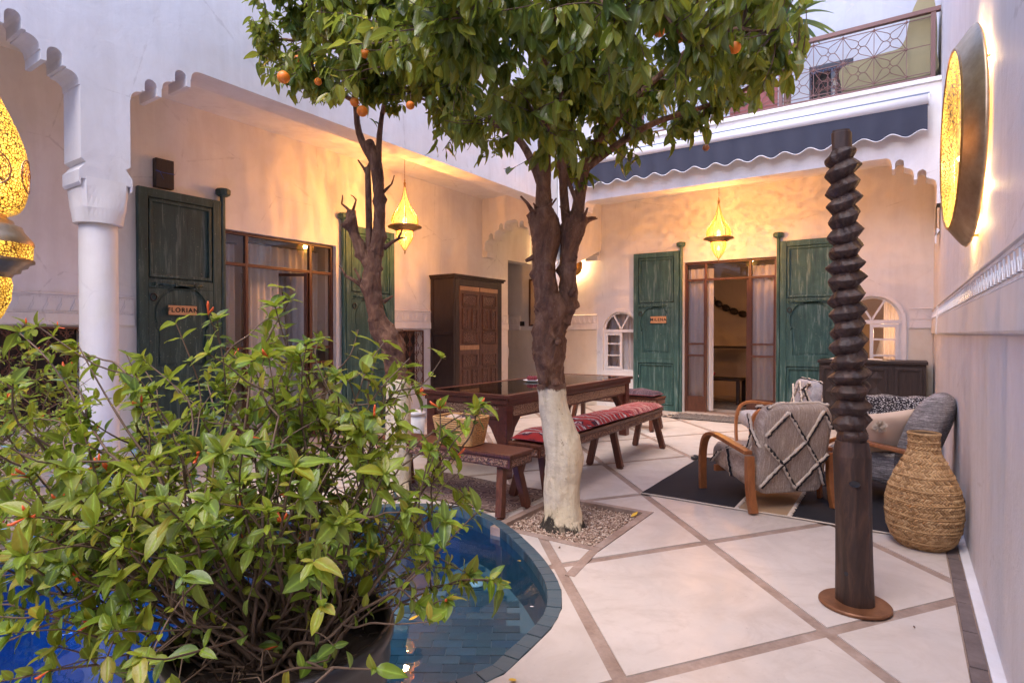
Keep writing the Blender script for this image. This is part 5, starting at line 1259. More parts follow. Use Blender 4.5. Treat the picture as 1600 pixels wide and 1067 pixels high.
def rope(pts, par, r=.0105, side=(0,0,0)):
    P = [Vector(p) for p in pts]; Q = []
    for a, b in zip(P, P[1:]):
        n = max(2, int((b-a).length/.013))
        for i in range(n): Q.append(a.lerp(b, i/n)+Vector([random.uniform(-.003,.003) for _ in range(3)]))
    Q.append(P[-1]); s_ = Vector(side)
    obj('tufted_cord', MB().tube(Q, [r*random.uniform(.75,1.3) for _ in Q], 6, jit=.12), M['cream_yarn'], par, smooth=True)
    obj('black_cord', MB().tube([q+s_ for q in Q], [r*random.uniform(.75,1.15) for _ in Q], 5, jit=.15), M['black_yarn'], par, smooth=True)
def armchair(label, loc, rz, mat, back='square', cords=True, hw_=.275):
    t = thing('armchair', label, 'armchair', loc, rz)
    arm = catmull([np.array(p) for p in [(.345,0),(.352,.16),(.345,.32),(.30,.435),(.20,.483),(.06,.475),(-.12,.450),(-.30,.425)]], 5, False)
    rear = catmull([np.array(p) for p in [(-.365,0),(-.335,.10),(-.315,.24),(-.312,.405)]], 4, False)
    for sx in (-1, 1):
        obj('armrest', sweep([tuple(p) for p in arm], .062, .030, sx*.335), M['arm_wood'], t, bevel=.005)
        obj('rear_leg', sweep([tuple(p) for p in rear], .060, .042, sx*.335), M['arm_wood'], t, bevel=.005)
    obj('cross_rail', MB().bar((-.30,.22,.20),(.30,.22,.20),.03,.05).bar((-.30,-.24,.17),(.30,-.24,.17),.03,.05), M['arm_wood'], t)
    seat = catmull([np.array(p) for p in [(-.30,.13),(0,.17),(.24,.21),(.335,.25),(.345,.33),(.30,.395),(.10,.40),(-.20,.365),(-.28,.30)]], 4)
    obj('seat', puffy(seat, -hw_, hw_, .06), M[mat], t, smooth=True)
    if back == 'square': bp = [(-.30,.12),(-.20,.17),(-.205,.32),(-.25,.55),(-.285,.72),(-.325,.775),(-.385,.775),(-.42,.72),(-.385,.5),(-.335,.3),(-.315,.17)]
    else: bp = [(-.30,.16),(-.17,.22),(-.16,.38),(-.20,.58),(-.255,.74),(-.33,.83),(-.42,.845),(-.48,.78),(-.47,.66),(-.40,.45),(-.34,.28)]
    B = catmull([np.array(p) for p in bp], 4)
    bo = obj('backrest', puffy(B, -hw_, hw_, .07 if back == 'square' else .16, 14), M[mat], t, smooth=True)
    if back != 'square':
        for v in bo.data.vertices:
            k = v.co.x/hw_; v.co.z = .3+(v.co.z-.3)*(1-.22*max(0, abs(k)-.25)**2*1.8) if v.co.z > .3 else v.co.z
            v.co.y += .05*k*k
    if cords:
        def rearp(u, v): return ((u-.5)*2*hw_*.97, (-.318-.015*min(1,v*4)*0-.105*v) if v < .97 else -.405, .15+.60*v)
        def rp(u, v):
            y = -.322+(-.425+.322)*v; return ((u-.5)*2*hw_*.96, y-.004, .15+.585*v)
        off = (.013,-.001,-.008)
        for pl_ in ([(.30,1),(.62,.62),(.86,.33),(1,.04)], [(.84,1),(.62,.62),(.30,.34),(0,.05)], [(0,.60),(.30,.34),(.56,0)], [(1,.44),(.86,.33),(.56,.03)], [(.30,1),(.0,.70)], [(.84,1),(1,.78)]):
            P = []
            for (a, b), (c, d) in zip(pl_, pl_[1:]):
                for i in range(5): P.append(rp(a+(c-a)*i/5, b+(d-b)*i/5))
            P.append(rp(*pl_[-1])); rope(P, bo, side=off)
        def fp(u, v):
            if v > 1: k = (v-1)/.12; return ((u-.5)*2*hw_*.96, -.30-.10*k, .785)
            y = -.200-.09*max(0,(v-.0)); return ((u-.5)*2*hw_*.96, y+.010, .30+.46*v)
        for pl_ in ([(0,1.0),(.1,1),(.32,.55),(.62,.05)], [(.62,1),(.45,.8),(.1,.35),(0,.25)], [(.1,1),(.5,.75)],[(.62,1.0),(.80,.6),(1,.2)], [(1,.9),(.8,.6),(.35,.0)]): 
            P = []
            for (a, b), (c, d) in zip(pl_, pl_[1:]):
                for i in range(5): P.append(fp(a+(c-a)*i/5, b+(d-b)*i/5))
            P.append(fp(*pl_[-1])); rope(P, bo, side=(.008,.001,-.007))
        rope([((-.5)*2*hw_*.9,-.41,.765),(-.14,-.35,.786),(.02,-.36,.787),(.20,-.35,.786),(hw_*.9,-.40,.77)], bo, side=(0,.012,-.002))
        # left side of the seat and top of the seat
        sx = -hw_-.004
        rope([(sx,.30,.24),(sx,.20,.33),(sx+.03,.08,.392),(-.05,-.05,.40)], t, side=(-.003,.012,0)); rope([(sx,.08,.385),(sx-.003,.05,.28),(sx,.02,.18)], t, side=(-.002,-.012,0))
        rope([(sx+.03,.08,.395),(-.1,.02,.403),(.08,-.1,.398)], t, side=(0,.012,0)); rope([(sx-.002,-.22,.70-.0),(sx-.004,-.27,.55),(sx-.004,-.20,.42)], bo, side=(-.002,.012,0))
        rope([(sx-.004,-.25,.60),(sx-.004,-.33,.50),(sx-.002,-.36,.47)], bo, side=(-.002,.010,0))
    return t
armchair('nearest armchair, grey weave with cream cord lattice, seen from behind', (-.905, 4.90, .008), math.radians(45), 'grey_weave')
armchair('pale lattice armchair by the green shutter, behind the nearest armchair', (-1.20, 7.12, .003), math.radians(116), 'pale_weave')
armchair('armchair with rounded dark shaggy back beside the right wall', (-.15, 5.42, .010), math.radians(82), 'dark_shag', 'round', False, .285)
# pillow with pompom
pw = thing('pillow', 'cream pillow with fluffy pompom resting on the shaggy armchair', 'pillow', (-.13, 5.22, .405), math.radians(30))
def pil(u, v, s_):
    a, b = 2*u-1, 2*v-1; e = max(0, (1-abs(a)**3)*(1-abs(b)**3))**.45; pinch = 1-.10*(abs(a)*abs(b))
    x = a*.23*(1-.06*(1-abs(b)))*1; z = b*.17*(1-.05*(1-abs(a)))
    y = s_*.075*e+.006*math.sin(a*5+b*3)*e; return (x*math.cos(.12)-z*math.sin(.12), y-z*.35, z+x*.12)
m = MB().grid(lambda u, v: pil(u, v, -1), 22, 16); g2 = MB().grid(lambda u, v: pil(u, v, 1), 22, 16); m.add(g2.v, [q[::-1] for q in g2.f])
o = obj('cover', m, M['cream_cloth'], pw, smooth=True, fixn=False, loc=(0,0,.14))
m = MB()
for k in range(170):
    a = random.random()*2*PI; b = math.acos(random.uniform(-1,1)); r = .05; d = (math.sin(b)*math.cos(a), math.sin(b)*math.sin(a), math.cos(b)); m.tube([(0,0,0), tuple(x*r*random.uniform(.8,1.1) for x in d)], [.004,.002], 3, caps=False)
obj('pompom', m, M['cream_yarn'], pw, loc=(-.085,-.125,.21), fixn=False)
db = thing('low_daybed', 'low upholstered seat behind the carved post, near the dark chest', 'daybed', (-.12, 7.15, 0))
obj('base', MB().box(-.35,.35,-.35,.35,.06,.36), M['pale_weave'], db, bevel=.04, smooth=True)
obj('back', MB().box(-.35,.35,.20,.36,.361,.58), M['pale_weave'], db, bevel=.04, smooth=True)
for sx in (-.3,.3):
    for sy in (-.3,.3): obj('foot', MB().box(sx-.025,sx+.025,sy-.025,sy+.025,0,.06), M['dark_wood'], db)
th_ = thing('speckled_throw', 'black and white speckled throw laid over the low seat back', 'throw', (-.12, 7.15, .36))
def thf(u, v):
    x = -.37+.74*u; s_ = v*.62
    if s_ < .2: y, z = .175, .06+s_+.0
    elif s_ < .42: y, z = .175+(s_-.2), .262
    else: y, z = .395, .262-(s_-.42)
    return (x, y-.005+.006*math.sin(x*17), z+.010*math.sin(x*21+v*4)+(.01 if .2 <= s_ <= .42 else 0))
obj('cloth', MB().grid(thf, 40, 24), M['throw_speckle'], th_, smooth=True, fixn=False)
# chest
ch = thing('carved_chest', 'dark carved chest against the back wall beside the right window', 'chest', (-.36, 9.25, 0))
CW, CD, CH = .60, .30, .945
obj('body', MB().box(-CW,CW,-CD+.012,CD,.08,CH-.04), M['wardrobe_dark'], ch, bevel=.004)
obj('top', MB().box(-CW-.02,CW+.02,-CD-.015,CD,CH-.0395,CH), M['wardrobe_dark'], ch, bevel=.006)
obj('plinth', MB().box(-CW-.01,CW+.01,-CD,CD,0,.079), M['wardrobe_dark'], ch, bevel=.005)
for x0, x1 in ((-.57,-.33),(-.31,-.07),(-.05,.19),(.27,.56)):
    obj('panel', MB().plate(rect(x0,x1,.14,CH-.08), [rect(x0+.035,x1-.035,.18,CH-.12)], (0,-CD+.0115,0), (1,0,0), (0,0,1), .014), M['dark_wood'], ch, bevel=.004)
    if x1 < .2:
        m = MB(); c = (x0+x1)/2
        for zz in (.32,.52,.72): m.add([(c-.07,-CD+.0118,zz),(c,-CD+.0118,zz-.09),(c+.07,-CD+.0118,zz),(c,-CD+.0118,zz+.09),(c,-CD-.006,zz)], [(0,1,4),(1,2,4),(2,3,4),(3,0,4)])
        obj('carved_diamond', m, M['dark_wood'], ch)
cc_ = thing('chest_cloth', 'white cloth lying folded on top of the dark chest', 'cloth', (-.55, 9.22, CH))
obj('cloth', MB().grid(lambda u, v: (-.30+.62*u, -.2+.38*v, .012+.02*math.sin(u*9)*math.sin(v*5)**2*(1-u)), 24, 14), M['white_cloth'], cc_, smooth=True, fixn=False)
# ------------------------------------------------------------------ woven vase
vz = thing('woven_vase', 'tall narrow-necked vase woven of straw standing by the right wall', 'vase', (.108, 4.365, 0))
prof = [(.125,0),(.165,.05),(.188,.12),(.197,.20),(.196,.28),(.180,.36),(.150,.44),(.112,.52),(.086,.575),(.078,.62),(.080,.69)]
PP = catmull([np.array(p) for p in prof], 6, False)
obj('body', MB().lathe([(r-.006, z) for r, z in PP]+[(.068,.69),(.066,.5)], seg=48, capt=False), M['straw_shadow'], vz, smooth=True)
zs_ = np.array([p[1] for p in PP]); rs_ = np.array([p[0] for p in PP])
m = MB(); nb = 34; bh = .695/nb
for b in range(nb):
    z0 = b*bh; zc_ = z0+bh/2; r = float(np.interp(zc_, zs_, rs_)); n = max(16, int(2*PI*r/.0185)); slope = float((np.interp(zc_+.01, zs_, rs_)-np.interp(zc_-.01, zs_, rs_))/.02); d = 1 if b % 2 else -1
    for k in range(n):
        a = 2*PI*(k+.5*(b%2))/n+random.uniform(-.01,.01); lift = .004+.003*(b % 4 == 1)+random.uniform(-.001,.0015)
        def Q(da, dz, o_): rr_ = r+slope*dz+o_; return (rr_*math.cos(a+da), rr_*math.sin(a+da), zc_+dz)
        da = .0095/r; sk = d*.0085/r; hh = bh*.62
        m.add([Q(-da-sk,-hh,.0), Q(da-sk*.9,-hh,.0), Q(da+sk,hh,.001), Q(-da+sk,hh,.001), Q(-da*.3-sk*.3,-hh*.3,lift+.002), Q(da*.3+sk*.3,hh*.3,lift+.002)], [(0,1,4),(1,5,4),(1,2,5),(2,3,5),(3,4,5),(3,0,4)])
o = obj('braided_straw', m, M['seagrass'], vz, fixn=False); o['kind'] = 'stuff'
for z in (.055,.13,.21,.29,.365,.44,.64,.69):
    r = float(np.interp(z, zs_, rs_))+.003; obj('straw_cord', MB().tube([(r*math.cos(q), r*math.sin(q), z+.002*math.sin(5*q)) for q in np.linspace(0, 2*PI, 49)], .0055, 6, caps=False, jit=.15), M['seagrass'], vz, smooth=True)
# ------------------------------------------------------------------ carved post
cp = thing('carved_post', 'tall dark wooden press screw standing on a round rusty plate', 'wooden post', (-.185, 3.21, 0), math.radians(34))
obj('base_plate', MB().lathe([(0,0),(.150,0),(.155,.005),(.155,.013),(.150,.018),(0,.018)], seg=56), M['rust_steel'], cp, smooth=False)
NA, NZ = 60, 560; vs = []; rnd = random.Random(3)
ph = [rnd.random()*6 for _ in range(8)]
zt_ = 2.262; z_thr0, z_thr1 = .79, 2.17
for j in range(NZ+1):
    z = .0185+(zt_-.0185)*j/NZ; cx = -.083*((z/zt_)**1.3)
    for i in range(NA):
        a = 2*PI*i/NA
        if z < z_thr0:
            k = z/z_thr0; r = .081-.003*k+.004*math.sin(a*3+ph[0])*math.sin(z*5)+.003*math.sin(a*2+ph[1]+z*7)
            r *= 1-.05*max(0, math.cos(a*4))  # squared a little
            if .0 < z-.72: r -= .012*((z-.72)/.07)
        elif z < z_thr1:
            k = (z-z_thr0)/(z_thr1-z_thr0); core = .067-.015*k
            p = (z-z_thr0)/.0745-a/(2*PI)+.07*math.sin(a*2+ph[2]+z*2)+.06*math.sin(z*9+a)+.03*math.sin(z*23); tri = abs((p % 1)-.5)*2; wgt = .5+.5*math.cos(a+2.9); tri = tri**(.95+.35*wgt)
            amp = (.030+.007*math.sin(z*37+a*2)+.004*math.sin(z*13))*min(1, (z-z_thr0)/.05+.15)*(1-.35*max(0,(z-z_thr1+.06)/.06)); r = core-.010+amp*(1-tri)**.85+.0022*math.sin(a*5+z*31)+.0018*math.sin(a*9+z*60)+rnd.uniform(-.0009,.0009)
        else:
            r = .041+.004*math.sin(a*3+ph[3])+.003*math.cos(4*a); 
            if z > zt_-.01: r -= .006
        vs.append((cx+r*math.cos(a), r*math.sin(a), z))
fs = [(j*NA+i, j*NA+(i+1)%NA, (j+1)*NA+(i+1)%NA, (j+1)*NA+i) for j in range(NZ) for i in range(NA)]+[tuple(NZ*NA+i for i in range(NA)), tuple(range(NA-1,-1,-1))]
obj('screw_shaft', MB().add(vs, fs), M['post_wood'], cp, fixn=False)
hole = obj('drilled_hole', MB().lathe([(.0,-.002),(.024,-.002),(.027,.003),(.025,.006),(.0,.004)], seg=20), M['black_plastic'], cp, loc=(-.045,-.0685,.60), rot=(PI/2,0,-.54))
hole.scale = (.9,.55,1.2)
obj('drilled_hole', MB().lathe([(.0,-.001),(.009,-.001),(.010,.003),(.0,.003)], seg=14), M['black_plastic'], cp, loc=(-.066,-.044,.17), rot=(PI/2,0,-.98))
# ------------------------------------------------------------------ things inside the back room
gd = thing('wall_garland', 'string of big dark wooden beads hanging on the inner room wall', 'wall garland', (-3.0, 12.57, 1.9))
pts = catmull([np.array(p) for p in [(-.55,-.05,.35),(-.3,-.05,.08),(0,-.05,-.10),(.35,-.05,-.22),(.7,-.05,-.24)]], 6, False)
for i in range(0, len(pts)-1, 3):
    a, b = Vector(pts[i]), Vector(pts[min(i+3, len(pts)-1)]); obj('bead', MB().tube([a, a.lerp(b,.12), a.lerp(b,.4), a.lerp(b,.7), a.lerp(b,.92), b], [.012,.05,.07,.065,.035,.012], 10), M['dark_wood'], gd, smooth=True)
def frame_table(name, label, loc, L, D, H):
    t = thing(name, label, 'table', loc); obj('top', MB().box(-L/2,L/2,-D/2,D/2,H-.04,H), M['dark_wood'], t)
    for sx in (-1,1):
        for sy in (-1,1): obj('leg', MB().box(sx*(L/2-.03)-.03,sx*(L/2-.03)+.03,sy*(D/2-.03)-.03,sy*(D/2-.03)+.03,0,H-.041), M['dark_wood'], t)
frame_table('inner_table', 'dark low table inside the back room', (-3.0, 11.2, 0), 1.1, .5, .48)
frame_table('inner_desk', 'tall dark desk against the far wall inside the back room', (-2.95, 12.2, 0), 1.5, .45, 1.05)
nb_ = thing('inner_chair', 'tan leather seat inside the back room by the doorway', 'seat', (-2.12, 11.6, 0))
obj('seat', MB().box(-.3,.3,-.3,.3,.05,.52), M['light_wood'], nb_, bevel=.03); obj('back', MB().box(-.12,.12,.10,.2,.521,1.15), M['dark_cloth'], nb_, bevel=.03)
rc = thing('red_cushion', 'red cushion on the low table inside the back room', 'cushion', (-3.12, 11.2, .49))
obj('pad', blob(.14, 14, (1.3,1,.5), (0,0,.06), .03), M['kilim_red'], rc, smooth=True)
ir = thing('inner_rug', 'pale flat rug on the floor inside the back room', 'rug', (-2.5, 10.9, 0)); obj('pile', MB().box(-.55,.55,-.6,.6,.001,.012), M['mat_shag'], ir); obj('dark_patch', MB().box(.1,.5,-.1,.3,.0125,.016), M['black_rug'], ir)
# fallen leaves placed below with the trees
# ------------------------------------------------------------------ plants
def leaf_geo(L, W, fold, droop, rows=5, wave=0.0):
    vs = []; fs = []
    for j in range(rows+1):
        t = j/rows; w = W/2*math.sin(PI*min(1, t**.85))**.8*(1 if 0 < j < rows else .05)
        y = L*t; z = -droop*L*t*t
        for k in (-1, 0, 1): vs.append((k*w, y, z+abs(k)*w*fold+(wave*L*.04*math.sin(t*9+k))))
    for j in range(rows):
        for k in (0, 1): a = j*3+k; fs.append((a, a+1, a+4, a+3))
    return np.array(vs), fs
def frames(pos, d, nrm):
    d = d/np.linalg.norm(d, axis=1)[:, None]; x = np.cross(d, nrm); x /= (np.linalg.norm(x, axis=1)[:, None]+1e-9); z = np.cross(x, d)
    return np.stack([x, d, z], axis=2)        # columns
def add_mid(me):
    at = me.attributes.new('mid', 'FLOAT', 'POINT'); at.data.foreach_set('value', [1.0 if i % 3 == 1 else 0.0 for i in range(len(me.vertices))])
def foliage(parent, geos, P, D, Nn, Sc, mat, single, nm='leaf', rest='foliage'):
    """P positions (parent space), D leaf directions, Nn up normals, Sc sizes. single: index set built as leaf objects"""
    R = frames(P, D, Nn); gi = rng.integers(0, len(geos), len(P)); L = np.array(parent_loc(parent))
    mes = []
    for g, f in geos:
        m = MB(); m.v = [tuple(v) for v in g]; m.f = f; mes.append(mesh_of(nm, m, mat, smooth=True, fixn=False)); add_mid(mes[-1])
    for i in single:
        T = Matrix.Identity(4)
        for a in range(3):
            for b in range(3): T[a][b] = R[i][a][b]*Sc[i]
            T[a][3] = P[i][a]
        inst(nm, mes[gi[i]], parent, T)
    V = []; F = []; n = 0; ss = set(single)
    for i in range(len(P)):
        if i in ss: continue
        g, f = geos[gi[i]]; V.append((g*Sc[i])@R[i].T+P[i]); F += [tuple(k+n for k in q) for q in f]; n += len(g)
    if V:
        me = bpy.data.meshes.new(rest); me.from_pydata(np.concatenate(V).tolist(), [], F); me.polygons.foreach_set('use_smooth', [True]*len(me.polygons)); me.materials.append(mat); add_mid(me)
        o = bpy.data.objects.new(rest, me); COL.objects.link(o); o.parent = parent; o['kind'] = 'stuff'
    return len(P)
def bent(a, b, n=6, sag=0.0, jit=.03, r=random):
    a = Vector(a); b = Vector(b); L = (b-a).length; off = Vector([r.uniform(-1,1) for _ in range(3)])*L*.12
    return [a.lerp(b, i/n)+off*math.sin(PI*i/n)+Vector((0,0,-sag*L*(i/n)**2))+Vector([r.uniform(-jit,jit)*L*.3 for _ in range(3)])*(1 if 0 < i < n else 0) for i in range(n+1)]
def interp_poly(P, x):
    xs = [p[0] for p in P]; ys = [p[1] for p in P]; return float(np.interp(x, xs, ys))
fwd, rgt = Vector((-.5602,.8283,0)), Vector((.8283,.5602,0))
low_edge = [(372,10),(376,70),(400,105),(410,150),(450,165),(520,172),(545,150),(562,190),(600,205),(632,205),(645,165),(660,185),(680,245),(720,280),(790,285),(812,255),(830,285),(850,318),(880,300),(960,292),(985,292),(1010,255),(1040,240),(1065,240),(1090,225),(1150,215),(1175,190),(1195,160),(1240,145),(1258,90)]
def in_outline(p, top_ok=True):
    u, v, z = seen(p)
    if z < .4: return True
    if v < 0: return u < 1275 and u > 355 or abs(v) > 60
    if u < 368 or u > 1262: return False
    return v < interp_poly(low_edge, u)-6
ORANGES = ((443,121,3.7,'large orange at the left edge of the crown of the pruned tree',.040),(566,174,3.7,'orange low beside the stem of the pruned tree',.036),(554,160,3.85,'orange just behind the one beside the pruned stem',.030),(641,165,3.6,'small orange hanging between the two tree crowns',.027),(497,128,3.9,'half hidden orange right of the large left one',.026),
          (570,84,3.6,'orange half hidden among leaves above the pruned stem',.030),(1148,75,3.2,'bright orange on the right part of the big crown',.034),(1060,60,3.2,'orange high in the big crown, left of the brightest one',.030),(1030,50,3.3,'yellowish orange deep in the big crown near its top',.032),(465,92,4.0,'small orange up left in the pruned tree crown',.024))
def hides_orange(p):
    u, v, z = seen(p)
    for o in ORANGES:
        if z < o[2]+.06 and (u-o[0])**2+(v-o[1])**2 < (o[4]*FPX/o[2]*1.5)**2: return True
    return False
def tree(name, label, base, trunk_parts, blobs, ntwig, leaves_per, seedv, size, limbs, bark_top):
    rnd = random.Random(seedv); t = thing(name, label, 'tree', base); B = Vector(base)
    for nm, mat, pts, rad in trunk_parts:
        sm = catmull([np.array(list(p)+[r]) for p, r in zip(pts, rad)], 14, False)
        m = MB(); seg = 44; P3 = [Vector(q[:3])-B for q in sm]; R_ = [q[3] for q in sm]
        m.tube(P3, R_, seg, caps=True)
        # knots and flutes
        kn = [Vector(rnd.choice(m.v)) for _ in range(int(10*len(pts)/4))] if mat == 'bark' else [Vector(rnd.choice(m.v)) for _ in range(5)]
        kh = [rnd.uniform(.010,.028) for _ in kn]; am = 1.0 if mat == 'bark' else .45
        for i, v in enumerate(m.v):
            j = i//seg
            if j >= len(P3): continue
            c = P3[j]; d = Vector(v)-c; V = Vector((v[0]*1.0, v[1]*1.0, v[2]*.45))
            f = 1+am*(.20*mnoise.noise(V*7+Vector((seedv,0,0)))+.13*mnoise.noise(V*19)+.07*mnoise.noise(V*52)+.05*mnoise.noise(V*110))
            b = sum(h*math.exp(-((Vector(v)-k).length_squared)/(2*.020**2)) for k, h in zip(kn, kh))*am
            m.v[i] = tuple(c+d*f+d.normalized()*b)
        obj(nm, m, M[mat], t, smooth=True)
    tips = []
    lm = MB()
    for pts, r0, r1 in limbs:
        P = [Vector(p)-B for p in pts]; sm = catmull([np.array(p) for p in P], 5, False); n = len(sm)
        l = obj('limb', MB().tube([Vector(p) for p in sm], [r0+(r1-r0)*i/(n-1) for i in range(n)], 10, jit=.06), M['bark'], t, smooth=True)
        tips += [(Vector(sm[i])) for i in range(n//2, n)]
    # crown points
    pts = []; tries = 0
    while len(pts) < ntwig and tries < ntwig*60:
        tries += 1; bl = rnd.choices(blobs, [b[2]*b[3]*b[4] for b in blobs])[0]
        q = Vector([rnd.gauss(0,1) for _ in range(3)]).normalized()*(rnd.random()**.38)
        p = fwd*(bl[0][0]+q.x*bl[2])+rgt*(bl[0][1]+q.y*bl[3])+Vector((0,0,bl[1]+q.z*bl[4]))
        if not in_outline(p): continue
        if p.x > XR-.15 or p.y > 7.3: continue
        # clumps: reject by low-frequency noise to leave gaps
        g = math.sin(p.x*5.1+seedv)+math.sin(p.y*4.7+1)+math.sin(p.z*6.3+2)
        if g < -.75: continue
        pts.append((p, q))
    # secondary branches: from limb tips to cluster centres
    ctr = [pts[i][0] for i in range(0, len(pts), max(1, len(pts)//26))]; bm_ = MB(); nodes = list(tips)
    for c in ctr:
        c = c-B; s = min(tips, key=lambda q: (q-c).length+rnd.random()*.4); path = bent(s, s.lerp(c, .93), 7, 0, .06, rnd); bm_.tube(path, [.02-.014*i/7 for i in range(8)], 7); nodes += path[2:]
    obj('branches', bm_, M['bark'], t, smooth=True)['kind'] = 'stuff'
    tw = MB(); P, D, Nn, Sc = [], [], [], []
    NA_ = np.array([list(n) for n in nodes])
    for p, q in pts:
        pl_ = p-B; i = int(np.argmin(((NA_-np.array(pl_))**2).sum(1))); s = nodes[i]
        st = pl_+(s-pl_)*min(1, .42/max(.05, (s-pl_).length)) if rnd.random() < .6 else s
        path = bent(st, pl_, 4, -.05, .05, rnd)
        if not in_outline(path[2]+B) or not in_outline(path[4]+B): continue
        tw.tube(path, [.0045,.004,.0032,.0025,.0015], 4, caps=False)
        out = (q*.6+Vector((0,0,-.15))).normalized() if q.length else Vector((0,0,1))
        nl = int(leaves_per*rnd.uniform(.6,1.4))
        for k in range(nl):
            f = 1-(k/nl)*.75; a = path[int(f*4)] if f < 1 else path[4]; b = path[min(4, int(f*4)+1)]; pos = a.lerp(b, (f*4) % 1)
            az = rnd.random()*2*PI; d = Vector((math.cos(az), math.sin(az), 0))*.75+out*.5+Vector((0,0,rnd.uniform(-1.35,.15)))
            if rnd.random() < .12: d.z += .9
            if not in_outline(pos+B+d.normalized()*size*.7): continue
            if hides_orange(pos+B+d.normalized()*size*.5): continue
            P.append(pos); D.append(d); nn = Vector((rnd.gauss(0,.45), rnd.gauss(0,.45), 1)); Nn.append(nn); Sc.append(size*rnd.choice((.5,.8,1.0,1.15))*rnd.uniform(.85,1.15))
    o = obj('twigs', tw, M['twig_bark'], t, fixn=False); o['kind'] = 'stuff'
    P = np.array([list(p) for p in P]); D = np.array([list(p) for p in D]); Nn = np.array([list(p) for p in Nn]); Sc = np.array(Sc)
    W_ = P+np.array(base); sv = [seen(w) for w in W_]
    order = sorted([i for i in range(len(P)) if sv[i][2] > .4 and -10 < sv[i][0] < 1610 and -10 < sv[i][1] < 1080], key=lambda i: sv[i][2]/Sc[i])[:298]
    geos = [leaf_geo(1,.44,.35,.12,6), leaf_geo(1,.38,.5,.30,6), leaf_geo(1,.48,.2,.35,6,wave=1), leaf_geo(1,.42,.1,.05,6,wave=1), leaf_geo(1,.46,.6,.55,6,wave=1)]
    n = foliage(t, geos, P, D, Nn, Sc, M['orange_leaf'], order)
    print(name, 'leaves', n)
    return t
T1 = (-1.944, 3.507, -.045)
tree('orange_tree', 'orange tree with stout gnarled trunk whitewashed at the foot, dense leafy crown', T1,
     [('whitewashed_trunk', 'limewash', [(-1.944,3.507,-.045),(-1.945,3.507,.05),(-1.955,3.500,.25),(-1.935,3.512,.45),(-1.965,3.495,.62),(-2.00,3.470,.80),(-2.008,3.465,.955)], [.165,.128,.120,.130,.113,.100,.096]),
      ('trunk', 'bark', [(-2.008,3.465,.95),(-2.02,3.46,1.05),(-2.025,3.457,1.18),(-2.035,3.452,1.32),(-2.01,3.47,1.45),(-2.03,3.46,1.56)], [.092,.098,.118,.108,.110,.10]),
      ('left_fork', 'bark', [(-2.02,3.46,1.42),(-2.045,3.448,1.60),(-2.065,3.44,1.78),(-2.05,3.45,1.92),(-2.065,3.44,2.06),(-2.085,3.43,2.15)], [.10,.088,.083,.092,.098,.085]),
      ('right_fork', 'bark', [(-1.99,3.49,1.40),(-1.93,3.53,1.55),(-1.925,3.535,1.72),(-1.915,3.54,1.88),(-1.895,3.555,2.02),(-1.86,3.58,2.12)], [.085,.070,.056,.062,.078,.066])],
     [((3.55,.20),3.30,1.40,1.35,1.08), ((3.9,1.15),3.25,1.1,1.05,.95), ((3.0,-.15),3.0,.75,.8,.62), ((3.8,-.75),3.15,.7,.6,.7)], 1000, 12, 11, .116,
     [([(-2.06,3.44,2.0),(-2.07,3.45,2.4),(-2.06,3.45,2.75),(-2.1,3.4,3.2),(-2.3,3.3,3.7)], .062, .02), ([(-1.88,3.57,2.05),(-1.85,3.6,2.35),(-1.78,3.65,2.6),(-1.5,3.8,2.95),(-1.0,4.0,3.4)], .048, .014),
      ([(-1.93,3.54,2.0),(-1.95,3.52,2.3),(-1.9,3.40,2.7),(-1.7,3.1,3.1),(-1.4,2.7,3.4)], .036, .012), ([(-2.07,3.44,2.3),(-2.25,3.45,2.65),(-2.55,3.45,2.9),(-2.8,3.3,3.3)], .032, .012),
      ([(-1.82,3.62,2.45),(-1.5,3.9,2.75),(-1.1,4.25,2.95),(-.6,4.4,3.15)], .028, .010), ([(-1.90,3.56,2.08),(-1.87,3.55,2.2),(-1.93,3.50,2.42),(-1.95,3.35,2.8)], .022, .008)], None)
# broken stubs on the forks
def stubs(parent_label_tree, data, base):
    for a, b, r in data: obj('stub', MB().tube([Vector(a)-Vector(base), Vector(a).lerp(Vector(b), .5)-Vector(base)+Vector((.004,0,.004)), Vector(b)-Vector(base)], [r, r*.7, r*.45], 8, jit=.15), M['bark'], parent_label_tree, smooth=True)
t1 = [o for o in bpy.data.objects if o.name == 'orange_tree'][0]
rs3 = random.Random(5); dat = []
for k in range(15):
    a = rs3.random()*6.28; c = ((-2.085,3.43,2.13),(-1.87,3.575,2.10))[k % 2]; r = .055; p = (c[0]+r*math.cos(a), c[1]+r*math.sin(a), c[2]+rs3.uniform(-.03,.03)); L = rs3.uniform(.04,.12)
    dat.append((p, (p[0]+L*math.cos(a)*.8, p[1]+L*math.sin(a)*.8, p[2]+L*rs3.uniform(.1,1)), rs3.uniform(.009,.018)))
dat += [((-2.05,3.42,1.15),(-2.08,3.33,1.17),.03),((-1.93,3.40,1.25),(-1.90,3.34,1.24),.03),((-1.88,3.50,1.57),(-1.83,3.47,1.60),.03),((-2.10,3.40,1.83),(-2.16,3.36,1.80),.026),((-1.88,3.53,1.80),(-1.84,3.50,1.82),.02),((-2.0,3.36,.95),(-1.99,3.33,1.05),.02)]
stubs(t1, dat, T1)
T2 = (-3.362, 3.335, 0)
